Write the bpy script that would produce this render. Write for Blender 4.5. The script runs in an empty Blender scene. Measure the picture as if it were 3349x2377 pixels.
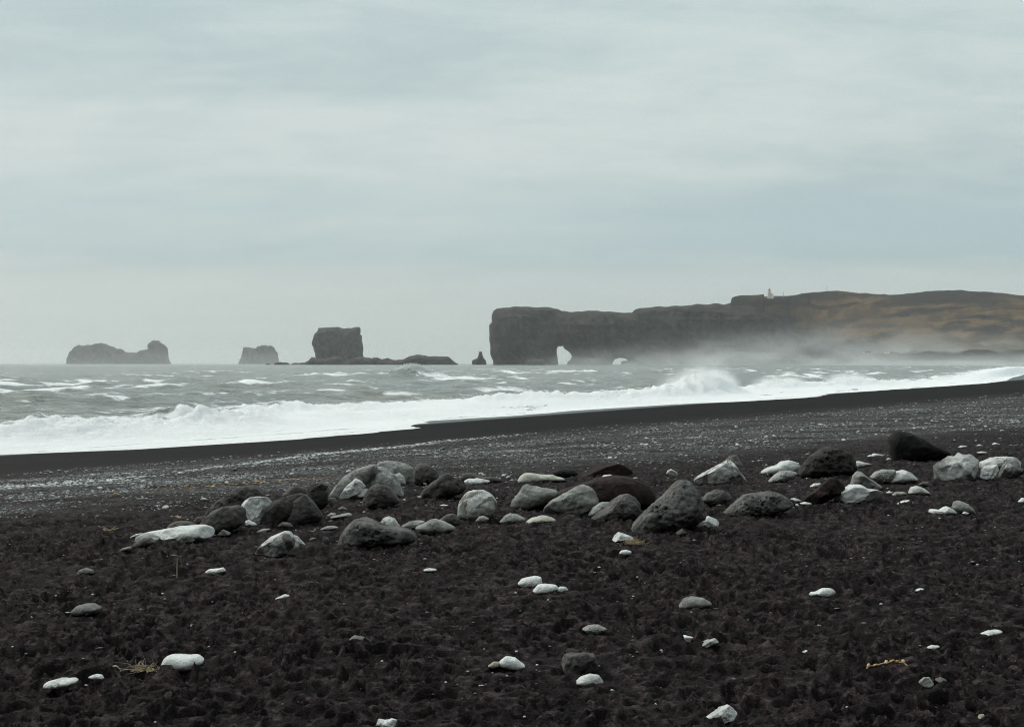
import bpy, math, random
import numpy as np
from mathutils import Vector
from mathutils.geometry import delaunay_2d_cdt

# ------------------------------------------------------------------ camera, sky, sun, exposure
SC = bpy.context.scene
COL = SC.collection
EYE = 3.0                                   # metres above sea level
cam = bpy.data.cameras.new('camera'); cam.lens = 50; cam.sensor_width = 36
cam.clip_start = 0.1; cam.clip_end = 60000
camo = bpy.data.objects.new('camera', cam); COL.objects.link(camo)
camo.location = (0, 0, EYE); camo.rotation_euler = (math.radians(90), 0, 0)
SC.camera = camo
SUN_DIR = Vector((-0.62, 0.58, 0.66)).normalized()      # towards the sun: high, from the sea side and the left

world = bpy.data.worlds.new('World'); SC.world = world; world.use_nodes = True
nt = world.node_tree; nt.nodes.clear()
def N(tree, kind, **kw):
    n = tree.nodes.new(kind)
    for k, v in kw.items(): setattr(n, k, v)
    return n
def link(tree, a, b): tree.links.new(a, b)
def M_(tree, op, a, b=None, c=None, clamp=False):
    n = N(tree, 'ShaderNodeMath', operation=op); n.use_clamp = clamp
    for i, v in enumerate((a, b, c)):
        if v is None: continue
        if isinstance(v, (int, float)): n.inputs[i].default_value = v
        else: tree.links.new(v, n.inputs[i])
    return n.outputs[0]
def MIX(tree, fac, a, b, blend='MIX'):
    n = N(tree, 'ShaderNodeMix', data_type='RGBA', blend_type=blend)
    for i, v in ((0, fac), (6, a), (7, b)):
        if isinstance(v, (int, float)): n.inputs[i].default_value = v
        elif isinstance(v, tuple): n.inputs[i].default_value = (*v, 1) if len(v) == 3 else v
        else: tree.links.new(v, n.inputs[i])
    return n.outputs[2]
def RANGE(tree, v, a, b, c=0.0, d=1.0, smooth=True):
    n = N(tree, 'ShaderNodeMapRange'); n.interpolation_type = 'SMOOTHSTEP' if smooth else 'LINEAR'
    tree.links.new(v, n.inputs[0])
    for i, x in enumerate((a, b, c, d)):
        if isinstance(x, (int, float)): n.inputs[i + 1].default_value = x
        else: tree.links.new(x, n.inputs[i + 1])
    return n.outputs[0]
def NOISE(tree, vec, scale, detail=4, rough=0.5, dist=0.0):
    n = N(tree, 'ShaderNodeTexNoise'); n.inputs['Scale'].default_value = scale
    n.inputs['Detail'].default_value = detail; n.inputs['Roughness'].default_value = rough
    n.inputs['Distortion'].default_value = dist
    if vec is not None: tree.links.new(vec, n.inputs['Vector'])
    return n.outputs['Fac']
def MAPV(tree, vec, scale=(1, 1, 1), loc=(0, 0, 0), rot=(0, 0, 0)):
    n = N(tree, 'ShaderNodeMapping'); n.inputs['Scale'].default_value = scale
    n.inputs['Location'].default_value = loc; n.inputs['Rotation'].default_value = rot
    tree.links.new(vec, n.inputs['Vector']); return n.outputs[0]

sky = N(nt, 'ShaderNodeTexSky', sky_type='NISHITA'); sky.sun_disc = False
sky.sun_elevation = math.asin(SUN_DIR.z); sky.sun_rotation = math.atan2(SUN_DIR.x, SUN_DIR.y)
sky.air_density = 1.0; sky.dust_density = 3.0; sky.ozone_density = 1.0
skyc = MIX(nt, 1.0, sky.outputs[0], (0.07, 0.07, 0.07), 'MULTIPLY')       # physical sky at strength 0.07
tc = N(nt, 'ShaderNodeTexCoord'); sep = N(nt, 'ShaderNodeSeparateXYZ'); link(nt, tc.outputs['Generated'], sep.inputs[0])
zc = M_(nt, 'MAXIMUM', sep.outputs[2], 0.0)
den = M_(nt, 'ADD', zc, 0.20)                             # a cloud deck seen from below, flattening to the horizon
cx = M_(nt, 'DIVIDE', sep.outputs[0], den); cy = M_(nt, 'DIVIDE', sep.outputs[1], den)
comb = N(nt, 'ShaderNodeCombineXYZ'); link(nt, cx, comb.inputs[0]); link(nt, cy, comb.inputs[1])
deck = MAPV(nt, comb.outputs[0], (0.55, 1.0, 1), (3.3, 1.7, 0.4), (0, 0, math.radians(-24)))
n1 = NOISE(nt, deck, 0.75, 4, 0.45, 0.5)
n2 = NOISE(nt, MAPV(nt, comb.outputs[0], (0.42, 1.3, 1), (9.1, 4.0, 0), (0, 0, math.radians(-22))), 1.5, 5, 0.5, 0.35)
n3 = NOISE(nt, MAPV(nt, comb.outputs[0], (0.9, 1.5, 1), (2.2, 7.0, 0), (0, 0, math.radians(-22))), 4.6, 6, 0.6, 0.3)
cl = M_(nt, 'ADD', M_(nt, 'ADD', M_(nt, 'MULTIPLY', n1, 0.48), M_(nt, 'MULTIPLY', n2, 0.28)), M_(nt, 'MULTIPLY', n3, 0.24))
cf = RANGE(nt, cl, 0.36, 0.61)
cloud = MIX(nt, cf, (0.395, 0.49, 0.505), (0.572, 0.642, 0.624))
low = RANGE(nt, M_(nt, 'ADD', zc, M_(nt, 'MULTIPLY', M_(nt, 'SUBTRACT', n3, 0.5), 0.02)), 0.050, 0.074, 1.0, 0.0)      # paler stratus low over the sea
band = M_(nt, 'MULTIPLY', RANGE(nt, zc, 0.055, 0.085), RANGE(nt, zc, 0.15, 0.09))                                      # darker cloud base above it
cloud = MIX(nt, M_(nt, 'MULTIPLY', M_(nt, 'MULTIPLY', band, RANGE(nt, n2, 0.70, 0.40, 0.35, 1.0)), 0.75), cloud, (0.43, 0.545, 0.57))
cloud = MIX(nt, M_(nt, 'MULTIPLY', low, 0.72), cloud, (0.55, 0.625, 0.605))
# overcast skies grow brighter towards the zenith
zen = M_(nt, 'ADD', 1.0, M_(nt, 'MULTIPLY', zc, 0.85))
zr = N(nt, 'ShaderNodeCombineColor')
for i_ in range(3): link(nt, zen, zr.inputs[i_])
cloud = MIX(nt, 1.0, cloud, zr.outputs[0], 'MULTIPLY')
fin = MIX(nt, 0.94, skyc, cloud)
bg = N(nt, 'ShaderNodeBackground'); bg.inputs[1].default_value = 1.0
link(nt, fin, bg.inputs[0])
wo = N(nt, 'ShaderNodeOutputWorld'); link(nt, bg.outputs[0], wo.inputs[0])

sun = bpy.data.lights.new('sun', 'SUN'); sun.energy = 1.5; sun.angle = math.radians(10); sun.color = (1.0, 0.92, 0.82)
suno = bpy.data.objects.new('sun', sun); COL.objects.link(suno)
suno.rotation_euler = SUN_DIR.to_track_quat('Z', 'Y').to_euler(); suno.location = (-60, 40, 90)

vs = SC.view_settings; vs.view_transform = 'Standard'; vs.look = 'None'; vs.exposure = 0.0; vs.gamma = 1.0; vs.use_curve_mapping = False
SC.render.engine = 'CYCLES'
cy_ = SC.cycles; cy_.use_denoising = True; cy_.max_bounces = 5; cy_.diffuse_bounces = 2; cy_.glossy_bounces = 2
cy_.transmission_bounces = 2; cy_.volume_bounces = 4; cy_.transparent_max_bounces = 6
try: cy_.denoiser = 'OPENIMAGEDENOISE'
except Exception: pass
cy_.denoising_prefilter = 'FAST'; cy_.filter_width = 1.1; cy_.volume_step_rate = 1.0; cy_.volume_max_steps = 128

# ------------------------------------------------------------------ numeric helpers
rng = np.random.default_rng(7)
PERM = np.concatenate([rng.permutation(256)] * 3).astype(np.int64)
ANG = np.linspace(0, 2 * np.pi, 256, endpoint=False); G2 = np.stack([np.cos(ANG), np.sin(ANG)], 1).astype(np.float32)
G3 = rng.normal(size=(256, 3)); G3 /= np.linalg.norm(G3, axis=1, keepdims=True); G3 = G3.astype(np.float32)
RND = rng.random((256, 4)).astype(np.float32)
def per2(x, y, seed=0):
    x = np.asarray(x, np.float64) + seed * 17.31; y = np.asarray(y, np.float64) - seed * 9.77
    xi = np.floor(x).astype(np.int64); yi = np.floor(y).astype(np.int64); xf = x - xi; yf = y - yi
    u = xf * xf * xf * (xf * (xf * 6 - 15) + 10); v = yf * yf * yf * (yf * (yf * 6 - 15) + 10)
    def g(a, b):
        h = PERM[PERM[(xi + a) & 255] + ((yi + b) & 255)]
        return G2[h, 0] * (xf - a) + G2[h, 1] * (yf - b)
    a = g(0, 0); b = g(1, 0); c = g(0, 1); d = g(1, 1)
    return (a + u * (b - a) + v * (c - a + u * (a - b - c + d))) * 1.5
def per3(x, y, z, seed=0):
    x = np.asarray(x, np.float64) + seed * 13.7; y = np.asarray(y, np.float64) + seed * 5.3; z = np.asarray(z, np.float64) - seed * 7.9
    xi = np.floor(x).astype(np.int64); yi = np.floor(y).astype(np.int64); zi = np.floor(z).astype(np.int64)
    xf = x - xi; yf = y - yi; zf = z - zi
    f = lambda t: t * t * t * (t * (t * 6 - 15) + 10)
    u, v, w = f(xf), f(yf), f(zf)
    def g(a, b, c):
        h = PERM[PERM[PERM[(xi + a) & 255] + ((yi + b) & 255)] + ((zi + c) & 255)]
        return G3[h, 0] * (xf - a) + G3[h, 1] * (yf - b) + G3[h, 2] * (zf - c)
    L = lambda t, a, b: a + t * (b - a)
    return L(w, L(v, L(u, g(0,0,0), g(1,0,0)), L(u, g(0,1,0), g(1,1,0))), L(v, L(u, g(0,0,1), g(1,0,1)), L(u, g(0,1,1), g(1,1,1)))) * 1.5
def fbm2(x, y, o=4, seed=0, gain=0.5):
    s = 0; a = 1.0
    for i in range(o): s = s + a * per2(x * 2 ** i, y * 2 ** i, seed + i); a *= gain
    return s
def fbm3(x, y, z, o=4, seed=0, gain=0.5):
    s = 0; a = 1.0
    for i in range(o): s = s + a * per3(x * 2 ** i, y * 2 ** i, z * 2 ** i, seed + i); a *= gain
    return s
def pits2(x, y, cell, seed=0, fill=0.8, r0=0.30, r1=0.38, rim=0.38):
    """rounded dents of random size and depth with a pushed-up rim; about -1..0.3"""
    x = x / cell + seed * 3.1; y = y / cell - seed * 1.7
    xi = np.floor(x).astype(np.int64); yi = np.floor(y).astype(np.int64); out = np.zeros_like(x)
    for a in (-1, 0, 1):
        for b in (-1, 0, 1):
            h = PERM[PERM[(xi + a + seed) & 255] + ((yi + b) & 255)]
            r = RND[h]
            dx = x - (xi + a + r[:, 0]); dy = y - (yi + b + r[:, 1])
            an = r[:, 3] * 6.28; ca = np.cos(an); sa = np.sin(an)
            e = 0.75 + 0.5 * r[:, 2]
            q = ((dx * ca + dy * sa) / e) ** 2 + ((-dx * sa + dy * ca) * e) ** 2
            rad = r0 + r1 * r[:, 2]
            q = q / rad ** 2
            w = np.exp(-q * q * 1.1) * (-1.0) + rim * np.exp(-(np.sqrt(q) - 1.3) ** 2 * 7)
            out += w * (r[:, 3] < fill) * (0.45 + 0.55 * r[:, 0])
    return out
def pits3(x, y, z, cell, seed=0, thr=0.6):
    x = x / cell + seed * 2.3; y = y / cell; z = z / cell
    xi = np.floor(x).astype(np.int64); yi = np.floor(y).astype(np.int64); zi = np.floor(z).astype(np.int64); out = np.zeros_like(x)
    for a in (-1, 0, 1):
        for b in (-1, 0, 1):
            for c in (-1, 0, 1):
                h = PERM[PERM[PERM[(xi + a) & 255] + ((yi + b) & 255)] + ((zi + c + seed) & 255)]
                r = RND[h]
                q = (x - xi - a - r[:, 0]) ** 2 + (y - yi - b - r[:, 1]) ** 2 + (z - zi - c - r[:, 2]) ** 2
                rad = 0.22 + 0.35 * r[:, 3] ** 2
                out = np.maximum(out, np.exp(-(q / rad ** 2) ** 2) * (r[:, 3] < thr))
    return out
def smst(a, b, x):
    t = np.clip((x - a) / (b - a), 0, 1); return t * t * (3 - 2 * t)

def mesh_np(name, verts, faces, mat, smooth=True, attrs=None):
    """faces: (n,3) or (n,4) int array"""
    me = bpy.data.meshes.new(name); verts = np.ascontiguousarray(verts, np.float32); faces = np.ascontiguousarray(faces, np.int32)
    nf, k = faces.shape
    me.vertices.add(len(verts)); me.vertices.foreach_set('co', verts.ravel())
    me.loops.add(nf * k); me.loops.foreach_set('vertex_index', faces.ravel())
    me.polygons.add(nf); me.polygons.foreach_set('loop_start', np.arange(0, nf * k, k, dtype=np.int32))
    me.update(calc_edges=True)
    me.polygons.foreach_set('use_smooth', np.full(nf, smooth, bool))
    for an, av in (attrs or {}).items():
        at = me.attributes.new(an, 'FLOAT', 'POINT'); at.data.foreach_set('value', np.ascontiguousarray(av, np.float32))
    if mat: me.materials.append(mat)
    me.validate()
    return me
def obj(name, me, parent=None, label=None, cat=None, group=None, kind=None, loc=None):
    o = bpy.data.objects.new(name, me); COL.objects.link(o)
    if parent: o.parent = parent
    if label: o['label'] = label
    if cat: o['category'] = cat
    if group: o['group'] = group
    if kind: o['kind'] = kind
    if loc is not None: o.location = loc
    return o
def grid_faces(nr, nc):
    i = np.arange(nr - 1)[:, None] * nc + np.arange(nc - 1)[None, :]; i = i.ravel()
    return np.stack([i, i + nc, i + nc + 1, i + 1], 1)

# photograph geometry: source pixels (3349 wide) to directions
FPX = 3349 * 50 / 36; CXP, CYP = 1674.5, 1188.5
def ray(px, py): return (px - CXP) / FPX, -(py - CYP) / FPX     # X/Y and (Z-EYE)/Y
def disp(x, y): return x * 1.46372, y * 1.46372

# ------------------------------------------------------------------ materials
def mat_base(name):
    m = bpy.data.materials.new(name); m.use_nodes = True; t = m.node_tree; t.nodes.clear()
    p = N(t, 'ShaderNodeBsdfPrincipled'); o = N(t, 'ShaderNodeOutputMaterial'); link(t, p.outputs[0], o.inputs[0])
    return m, t, p
def bump(t, p, h, strength, dist):
    b = N(t, 'ShaderNodeBump'); b.inputs['Strength'].default_value = strength; b.inputs['Distance'].default_value = dist
    link(t, h, b.inputs['Height']); link(t, b.outputs[0], p.inputs['Normal']); return b
def geo_pos(t): return N(t, 'ShaderNodeNewGeometry').outputs['Position']
def obj_pos(t): return N(t, 'ShaderNodeTexCoord').outputs['Object']

def stone_mat(name, c1, c2, scale=6.0, lo=0.4, hi=0.6, speck=0.0, rough=0.85, bstr=0.5, stain=None):
    m, t, p = mat_base(name); pos = geo_pos(t)
    a = NOISE(t, pos, scale, 6, 0.62, 0.3)
    c = MIX(t, RANGE(t, a, lo, hi), c1, c2)
    if stain:
        s = RANGE(t, NOISE(t, MAPV(t, pos, (1, 1, 1), (4.2, 1.1, 7)), scale * 0.55, 5, 0.6, 0.8), 0.515, 0.58)
        c = MIX(t, s, c, stain)
    f = NOISE(t, pos, 95, 3, 0.6)
    c = MIX(t, 1.0, c, RANGE_RGB(t, f, 0.72, 1.22), 'MULTIPLY')
    if speck:
        v = N(t, 'ShaderNodeTexVoronoi'); v.inputs['Scale'].default_value = 38; link(t, pos, v.inputs['Vector'])
        c = MIX(t, M_(t, 'MULTIPLY', RANGE(t, v.outputs['Distance'], 0.30, 0.16), speck), c, (0.028, 0.026, 0.026))
    # hairline fractures and a few mineral veins
    warp = N(t, 'ShaderNodeVectorMath', operation='ADD'); link(t, pos, warp.inputs[0])
    wsc = N(t, 'ShaderNodeVectorMath', operation='SCALE'); wsc.inputs['Scale'].default_value = 0.22; nzc = N(t, 'ShaderNodeTexNoise'); nzc.inputs['Scale'].default_value = 5.0; link(t, pos, nzc.inputs['Vector'])
    link(t, nzc.outputs['Color'], wsc.inputs[0]); link(t, wsc.outputs[0], warp.inputs[1])
    vo = N(t, 'ShaderNodeTexVoronoi', feature='DISTANCE_TO_EDGE'); vo.inputs['Scale'].default_value = 3.2; link(t, warp.outputs[0], vo.inputs['Vector'])
    crack = M_(t, 'MULTIPLY', RANGE(t, vo.outputs['Distance'], 0.035, 0.008), RANGE(t, NOISE(t, pos, 2.7, 3, 0.5), 0.50, 0.60))
    c = MIX(t, M_(t, 'MULTIPLY', crack, 0.2 if name.startswith('white') else 0.5), c, tuple(x * 0.35 for x in c1))
    link(t, c, p.inputs['Base Color']); p.inputs['Roughness'].default_value = rough; p.inputs['Specular IOR Level'].default_value = 0.25
    h = M_(t, 'ADD', M_(t, 'MULTIPLY', NOISE(t, pos, 32, 6, 0.65), 0.7), M_(t, 'MULTIPLY', f, 0.3))
    bump(t, p, h, bstr, 0.02); return m
def RANGE_RGB(t, v, a, b):
    r = RANGE(t, v, 0.3, 0.7, a, b, False); n = N(t, 'ShaderNodeCombineColor')
    for i in range(3): link(t, r, n.inputs[i])
    return n.outputs[0]
MAT = {
 'white':   stone_mat('white_stone', (0.56, 0.56, 0.54), (0.76, 0.765, 0.745), 8, 0.34, 0.55, 0.12, 0.85, 0.4),
 'pale':    stone_mat('pale_stone', (0.34, 0.335, 0.32), (0.70, 0.705, 0.685), 4.5, 0.36, 0.56, 0, 0.85, 0.35),
 'mottled': stone_mat('mottled_stone', (0.70, 0.70, 0.675), (0.40, 0.395, 0.375), 9, 0.42, 0.62, 0, 0.85, 0.45, (0.20, 0.188, 0.172)),
 'blotched': stone_mat('blotched_stone', (0.60, 0.60, 0.58), (0.30, 0.295, 0.28), 3.5, 0.42, 0.60, 0, 0.88, 0.6, (0.16, 0.152, 0.142)),
 'cream':   stone_mat('cream_stone', (0.48, 0.46, 0.38), (0.62, 0.61, 0.53), 6, 0.4, 0.6, 0, 0.85, 0.35),
 'lgrey':   stone_mat('light_grey_stone', (0.20, 0.197, 0.185), (0.36, 0.357, 0.338), 6, 0.38, 0.6, 0, 0.9, 0.5),
 'grey':    stone_mat('grey_stone', (0.105, 0.098, 0.09), (0.22, 0.208, 0.192), 5, 0.36, 0.62, 0, 0.9, 0.6),
 'pitted':  stone_mat('pitted_basalt', (0.082, 0.078, 0.075), (0.185, 0.177, 0.168), 6, 0.36, 0.62, 0.75, 0.92, 0.8),
 'lpitted': stone_mat('pale_pitted_stone', (0.28, 0.275, 0.26), (0.42, 0.42, 0.40), 6, 0.36, 0.62, 0.7, 0.92, 0.8),
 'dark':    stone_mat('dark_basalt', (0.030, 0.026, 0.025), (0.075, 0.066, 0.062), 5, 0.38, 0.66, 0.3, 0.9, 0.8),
 'dgrey':   stone_mat('dark_grey_basalt', (0.058, 0.052, 0.050), (0.135, 0.124, 0.116), 5, 0.36, 0.64, 0.2, 0.9, 0.7),
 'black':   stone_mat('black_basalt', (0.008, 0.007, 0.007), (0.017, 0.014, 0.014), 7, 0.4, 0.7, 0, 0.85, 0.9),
 'brown':   stone_mat('brown_basalt', (0.016, 0.010, 0.009), (0.040, 0.025, 0.022), 6, 0.36, 0.64, 0, 0.9, 0.9),
 'tan':     stone_mat('tan_stone', (0.28, 0.24, 0.18), (0.42, 0.38, 0.30), 6, 0.36, 0.64, 0, 0.9, 0.5),
}

# black sand: attribute "s" says how far up the beach (0 waterline, 1 gravel starts, 2 upper beach)
sand_m, t, p = mat_base('black_sand'); pos = geo_pos(t)
at = N(t, 'ShaderNodeAttribute', attribute_name='s').outputs['Fac']
a = NOISE(t, pos, 0.9, 5, 0.6, 0.4); b_ = NOISE(t, pos, 11, 5, 0.6, 0.5); g_ = NOISE(t, pos, 120, 3, 0.7)
c = MIX(t, RANGE(t, a, 0.35, 0.65), (0.0098, 0.0074, 0.0078), (0.0205, 0.0153, 0.0160))
c = MIX(t, RANGE(t, b_, 0.49, 0.66), c, (0.059, 0.0450, 0.0463))
c = MIX(t, 1.0, c, RANGE_RGB(t, g_, 0.35, 1.75), 'MULTIPLY')
c = MIX(t, 1.0, c, RANGE_RGB(t, NOISE(t, pos, 42, 4, 0.7), 0.45, 1.75), 'MULTIPLY')
# shingle too fine to model: grey and pale stones among the sand of the gravel strip
gv = N(t, 'ShaderNodeTexVoronoi'); gv.inputs['Scale'].default_value = 26; gv.inputs['Randomness'].default_value = 1.0; link(t, pos, gv.inputs['Vector'])
gsep = N(t, 'ShaderNodeSeparateColor'); link(t, gv.outputs['Color'], gsep.inputs[0])
gcol = MIX(t, RANGE(t, gsep.outputs[0], 0.35, 1.0, 0, 1, False), (0.016, 0.014, 0.014), (0.26, 0.264, 0.262))
gzone = M_(t, 'MULTIPLY', RANGE(t, at, 1.02, 1.16), RANGE(t, at, 1.86, 1.66))
gclu = RANGE(t, NOISE(t, MAPV(t, pos, (0.35, 1, 1), rot=(0, 0, math.radians(-56))), 0.9, 5, 0.65, 0.4), 0.38, 0.62, 0.05, 0.85)
c = MIX(t, M_(t, 'MULTIPLY', gzone, gclu), c, gcol)
wet = RANGE(t, at, 1.12, 0.85)
c = MIX(t, wet, c, MIX(t, RANGE(t, NOISE(t, MAPV(t, pos, (0.3, 1, 1), rot=(0, 0, math.radians(-60))), 0.8, 4, 0.6), 0.4, 0.6), (0.0070, 0.0055, 0.0056), (0.0108, 0.0086, 0.0087)))
damp = RANGE(t, at, 0.30, 0.0)
c = MIX(t, damp, c, (0.0052, 0.0046, 0.0047))
link(t, c, p.inputs['Base Color'])
link(t, M_(t, 'SUBTRACT', RANGE(t, wet, 0, 1, 0.95, 0.75, False), M_(t, 'MULTIPLY', RANGE(t, at, 0.16, 0.02), 0.36)), p.inputs['Roughness']); link(t, M_(t, 'ADD', RANGE(t, wet, 0, 1, 0.10, 0.03, False), RANGE(t, at, 0.07, 0.0, 0.0, 0.45)), p.inputs['Specular IOR Level'])
h = M_(t, 'ADD', M_(t, 'MULTIPLY', NOISE(t, pos, 28, 6, 0.7), 0.8), M_(t, 'MULTIPLY', g_, 0.4))
bb = bump(t, p, h, 0.7, 0.03); link(t, RANGE(t, wet, 0, 1, 0.9, 0.10, False), bb.inputs['Strength'])

# sea water with foam; attribute "foam" 0..1
sea_m, t, p = mat_base('sea_water'); pos = geo_pos(t)
p.inputs['Base Color'].default_value = (0.105, 0.118, 0.108, 1); p.inputs['Roughness'].default_value = 0.22; p.inputs['IOR'].default_value = 1.333
wn = NOISE(t, MAPV(t, pos, (0.55, 1, 1), rot=(0, 0, math.radians(27))), 1.5, 6, 0.62, 0.4)
wn2 = NOISE(t, MAPV(t, pos, (0.45, 1, 1), rot=(0, 0, math.radians(40))), 0.22, 5, 0.6, 0.4)
bump(t, p, M_(t, 'ADD', wn, M_(t, 'MULTIPLY', wn2, 3.6)), 1.0, 0.85)
bcol = MIX(t, RANGE(t, NOISE(t, pos, 0.03, 4, 0.6), 0.4, 0.62), (0.25, 0.28, 0.265), (0.27, 0.27, 0.24))
link(t, bcol, p.inputs['Base Color'])
fo = N(t, 'ShaderNodeAttribute', attribute_name='foam').outputs['Fac']
lace = NOISE(t, MAPV(t, pos, (0.6, 1.0, 1), rot=(0, 0, math.radians(27))), 0.5, 9, 0.7, 1.6)
lace = RANGE(t, lace, 0.25, 0.75, 0, 1, False)
inv = M_(t, 'SUBTRACT', 1.0, fo)
fm = RANGE(t, lace, M_(t, 'SUBTRACT', inv, 0.16), M_(t, 'ADD', inv, 0.20))
fm = M_(t, 'MULTIPLY', fm, RANGE(t, fo, 0.02, 0.2))
fd = N(t, 'ShaderNodeBsdfDiffuse'); fd.inputs['Color'].default_value = (0.80, 0.815, 0.80, 1)
fb = N(t, 'ShaderNodeBump'); fb.inputs['Strength'].default_value = 0.7; fb.inputs['Distance'].default_value = 0.35
link(t, NOISE(t, pos, 3.0, 7, 0.68), fb.inputs['Height']); link(t, fb.outputs[0], fd.inputs['Normal'])
ft = N(t, 'ShaderNodeBsdfPrincipled'); ft.inputs['Base Color'].default_value = (0.95, 0.955, 0.945, 1); ft.inputs['Roughness'].default_value = 1.0; ft.inputs['Specular IOR Level'].default_value = 0.0
ft.inputs['Subsurface Weight'].default_value = 1.0; ft.inputs['Subsurface Radius'].default_value = (1.0, 1.0, 1.0); ft.inputs['Subsurface Scale'].default_value = 0.15; link(t, fb.outputs[0], ft.inputs['Normal'])
mx = N(t, 'ShaderNodeMixShader'); link(t, fm, mx.inputs[0]); link(t, p.outputs[0], mx.inputs[1]); link(t, ft.outputs[0], mx.inputs[2])
link(t, mx.outputs[0], [n for n in t.nodes if n.type == 'OUTPUT_MATERIAL'][0].inputs[0])

foam_m, t, p = mat_base('white_foam'); p.inputs['Base Color'].default_value = (0.90, 0.915, 0.905, 1); p.inputs['Roughness'].default_value = 0.9
p.inputs['Specular IOR Level'].default_value = 0.1
tl = N(t, 'ShaderNodeBsdfTranslucent'); tl.inputs['Color'].default_value = (0.93, 0.945, 0.94, 1)
mx = N(t, 'ShaderNodeMixShader'); mx.inputs[0].default_value = 0.5; link(t, p.outputs[0], mx.inputs[1]); link(t, tl.outputs[0], mx.inputs[2])
link(t, mx.outputs[0], [n for n in t.nodes if n.type == 'OUTPUT_MATERIAL'][0].inputs[0])
# gravel: per-stone attribute "tone"
gravel_m, t, p = mat_base('gravel_stones')
tn = N(t, 'ShaderNodeAttribute', attribute_name='tone').outputs['Fac']
cr = N(t, 'ShaderNodeValToRGB'); link(t, tn, cr.inputs[0]); e = cr.color_ramp.elements
e[0].position = 0.0; e[0].color = (0.03, 0.028, 0.028, 1); e[1].position = 1.0; e[1].color = (0.70, 0.72, 0.71, 1)
for q, cc in ((0.35, (0.085, 0.08, 0.08, 1)), (0.7, (0.27, 0.28, 0.28, 1)), (0.9, (0.50, 0.52, 0.52, 1))):
    x = e.new(q); x.color = cc
link(t, cr.outputs[0], p.inputs['Base Color']); p.inputs['Roughness'].default_value = 0.55
kelp_m, t, p = mat_base('dried_kelp'); c = MIX(t, RANGE(t, NOISE(t, geo_pos(t), 14, 3, 0.6), 0.4, 0.6), (0.40, 0.22, 0.08), (0.62, 0.47, 0.26))
link(t, c, p.inputs['Base Color']); p.inputs['Roughness'].default_value = 0.6
straw_m, t, p = mat_base('dry_straw'); c = MIX(t, RANGE(t, NOISE(t, geo_pos(t), 60, 3, 0.6), 0.4, 0.6), (0.38, 0.28, 0.165), (0.60, 0.48, 0.32))
link(t, c, p.inputs['Base Color']); p.inputs['Roughness'].default_value = 0.8
wood_m, t, p = mat_base('driftwood'); c = MIX(t, NOISE(t, geo_pos(t), 80, 3, 0.6), (0.24, 0.18, 0.14), (0.42, 0.36, 0.30))
link(t, c, p.inputs['Base Color']); p.inputs['Roughness'].default_value = 0.85

def cliff_mat(name, rock1, rock2, grass, gl, gh):
    m, t, p = mat_base(name); pos = geo_pos(t)
    a = NOISE(t, MAPV(t, pos, (1, 1, 0.35)), 0.035, 7, 0.65, 0.5)
    c = MIX(t, RANGE(t, a, 0.38, 0.62), rock1, rock2)
    st = NOISE(t, MAPV(t, pos, (0.3, 0.3, 2.2)), 0.045, 5, 0.6, 0.6)
    c = MIX(t, M_(t, 'MULTIPLY', RANGE(t, st, 0.52, 0.66), 0.5), c, tuple(x * 0.55 for x in rock1))
    nz = N(t, 'ShaderNodeSeparateXYZ'); link(t, N(t, 'ShaderNodeNewGeometry').outputs['True Normal'], nz.inputs[0])
    gr = M_(t, 'ADD', nz.outputs[2], M_(t, 'MULTIPLY', M_(t, 'SUBTRACT', NOISE(t, pos, 0.06, 5, 0.65), 0.5), 0.9))
    c = MIX(t, RANGE(t, gr, gl, gh), c, grass)
    link(t, c, p.inputs['Base Color']); p.inputs['Roughness'].default_value = 0.95; p.inputs['Specular IOR Level'].default_value = 0.1
    bump(t, p, NOISE(t, MAPV(t, pos, (1, 1, 0.6)), 0.12, 8, 0.7), 0.9, 6.0); return m
cliff_m = cliff_mat('headland_basalt', (0.011, 0.0086, 0.0105), (0.046, 0.036, 0.040), (0.055, 0.040, 0.030), 0.72, 1.05)
stack_m = cliff_mat('sea_stack_basalt', (0.011, 0.010, 0.0105), (0.048, 0.041, 0.039), (0.060, 0.052, 0.036), 0.75, 1.05)
hill_m, t, p = mat_base('moorland'); pos = geo_pos(t)
a = NOISE(t, MAPV(t, pos, (0.6, 1, 1.6)), 0.011, 7, 0.62, 1.0); b_ = NOISE(t, MAPV(t, pos, (0.5, 0.6, 2.5), (31, 7, 3)), 0.012, 6, 0.6, 0.8)
c = MIX(t, RANGE(t, a, 0.38, 0.64), (0.058, 0.036, 0.023), (0.145, 0.092, 0.050))
c = MIX(t, RANGE(t, b_, 0.51, 0.59), c, (0.030, 0.021, 0.019))
zz = N(t, 'ShaderNodeSeparateXYZ'); link(t, pos, zz.inputs[0])
c = MIX(t, M_(t, 'MULTIPLY', RANGE(t, zz.outputs[2], 44, 28), 0.55), c, (0.085, 0.080, 0.050))
c = MIX(t, 1.0, c, RANGE_RGB(t, NOISE(t, pos, 0.07, 5, 0.7), 0.7, 1.35), 'MULTIPLY')
at = N(t, 'ShaderNodeAttribute', attribute_name='rock').outputs['Fac']
c = MIX(t, at, c, (0.024, 0.019, 0.018))
link(t, c, p.inputs['Base Color']); p.inputs['Roughness'].default_value = 0.95; p.inputs['Specular IOR Level'].default_value = 0.1
bump(t, p, NOISE(t, pos, 0.05, 7, 0.65), 0.7, 8.0)
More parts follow.
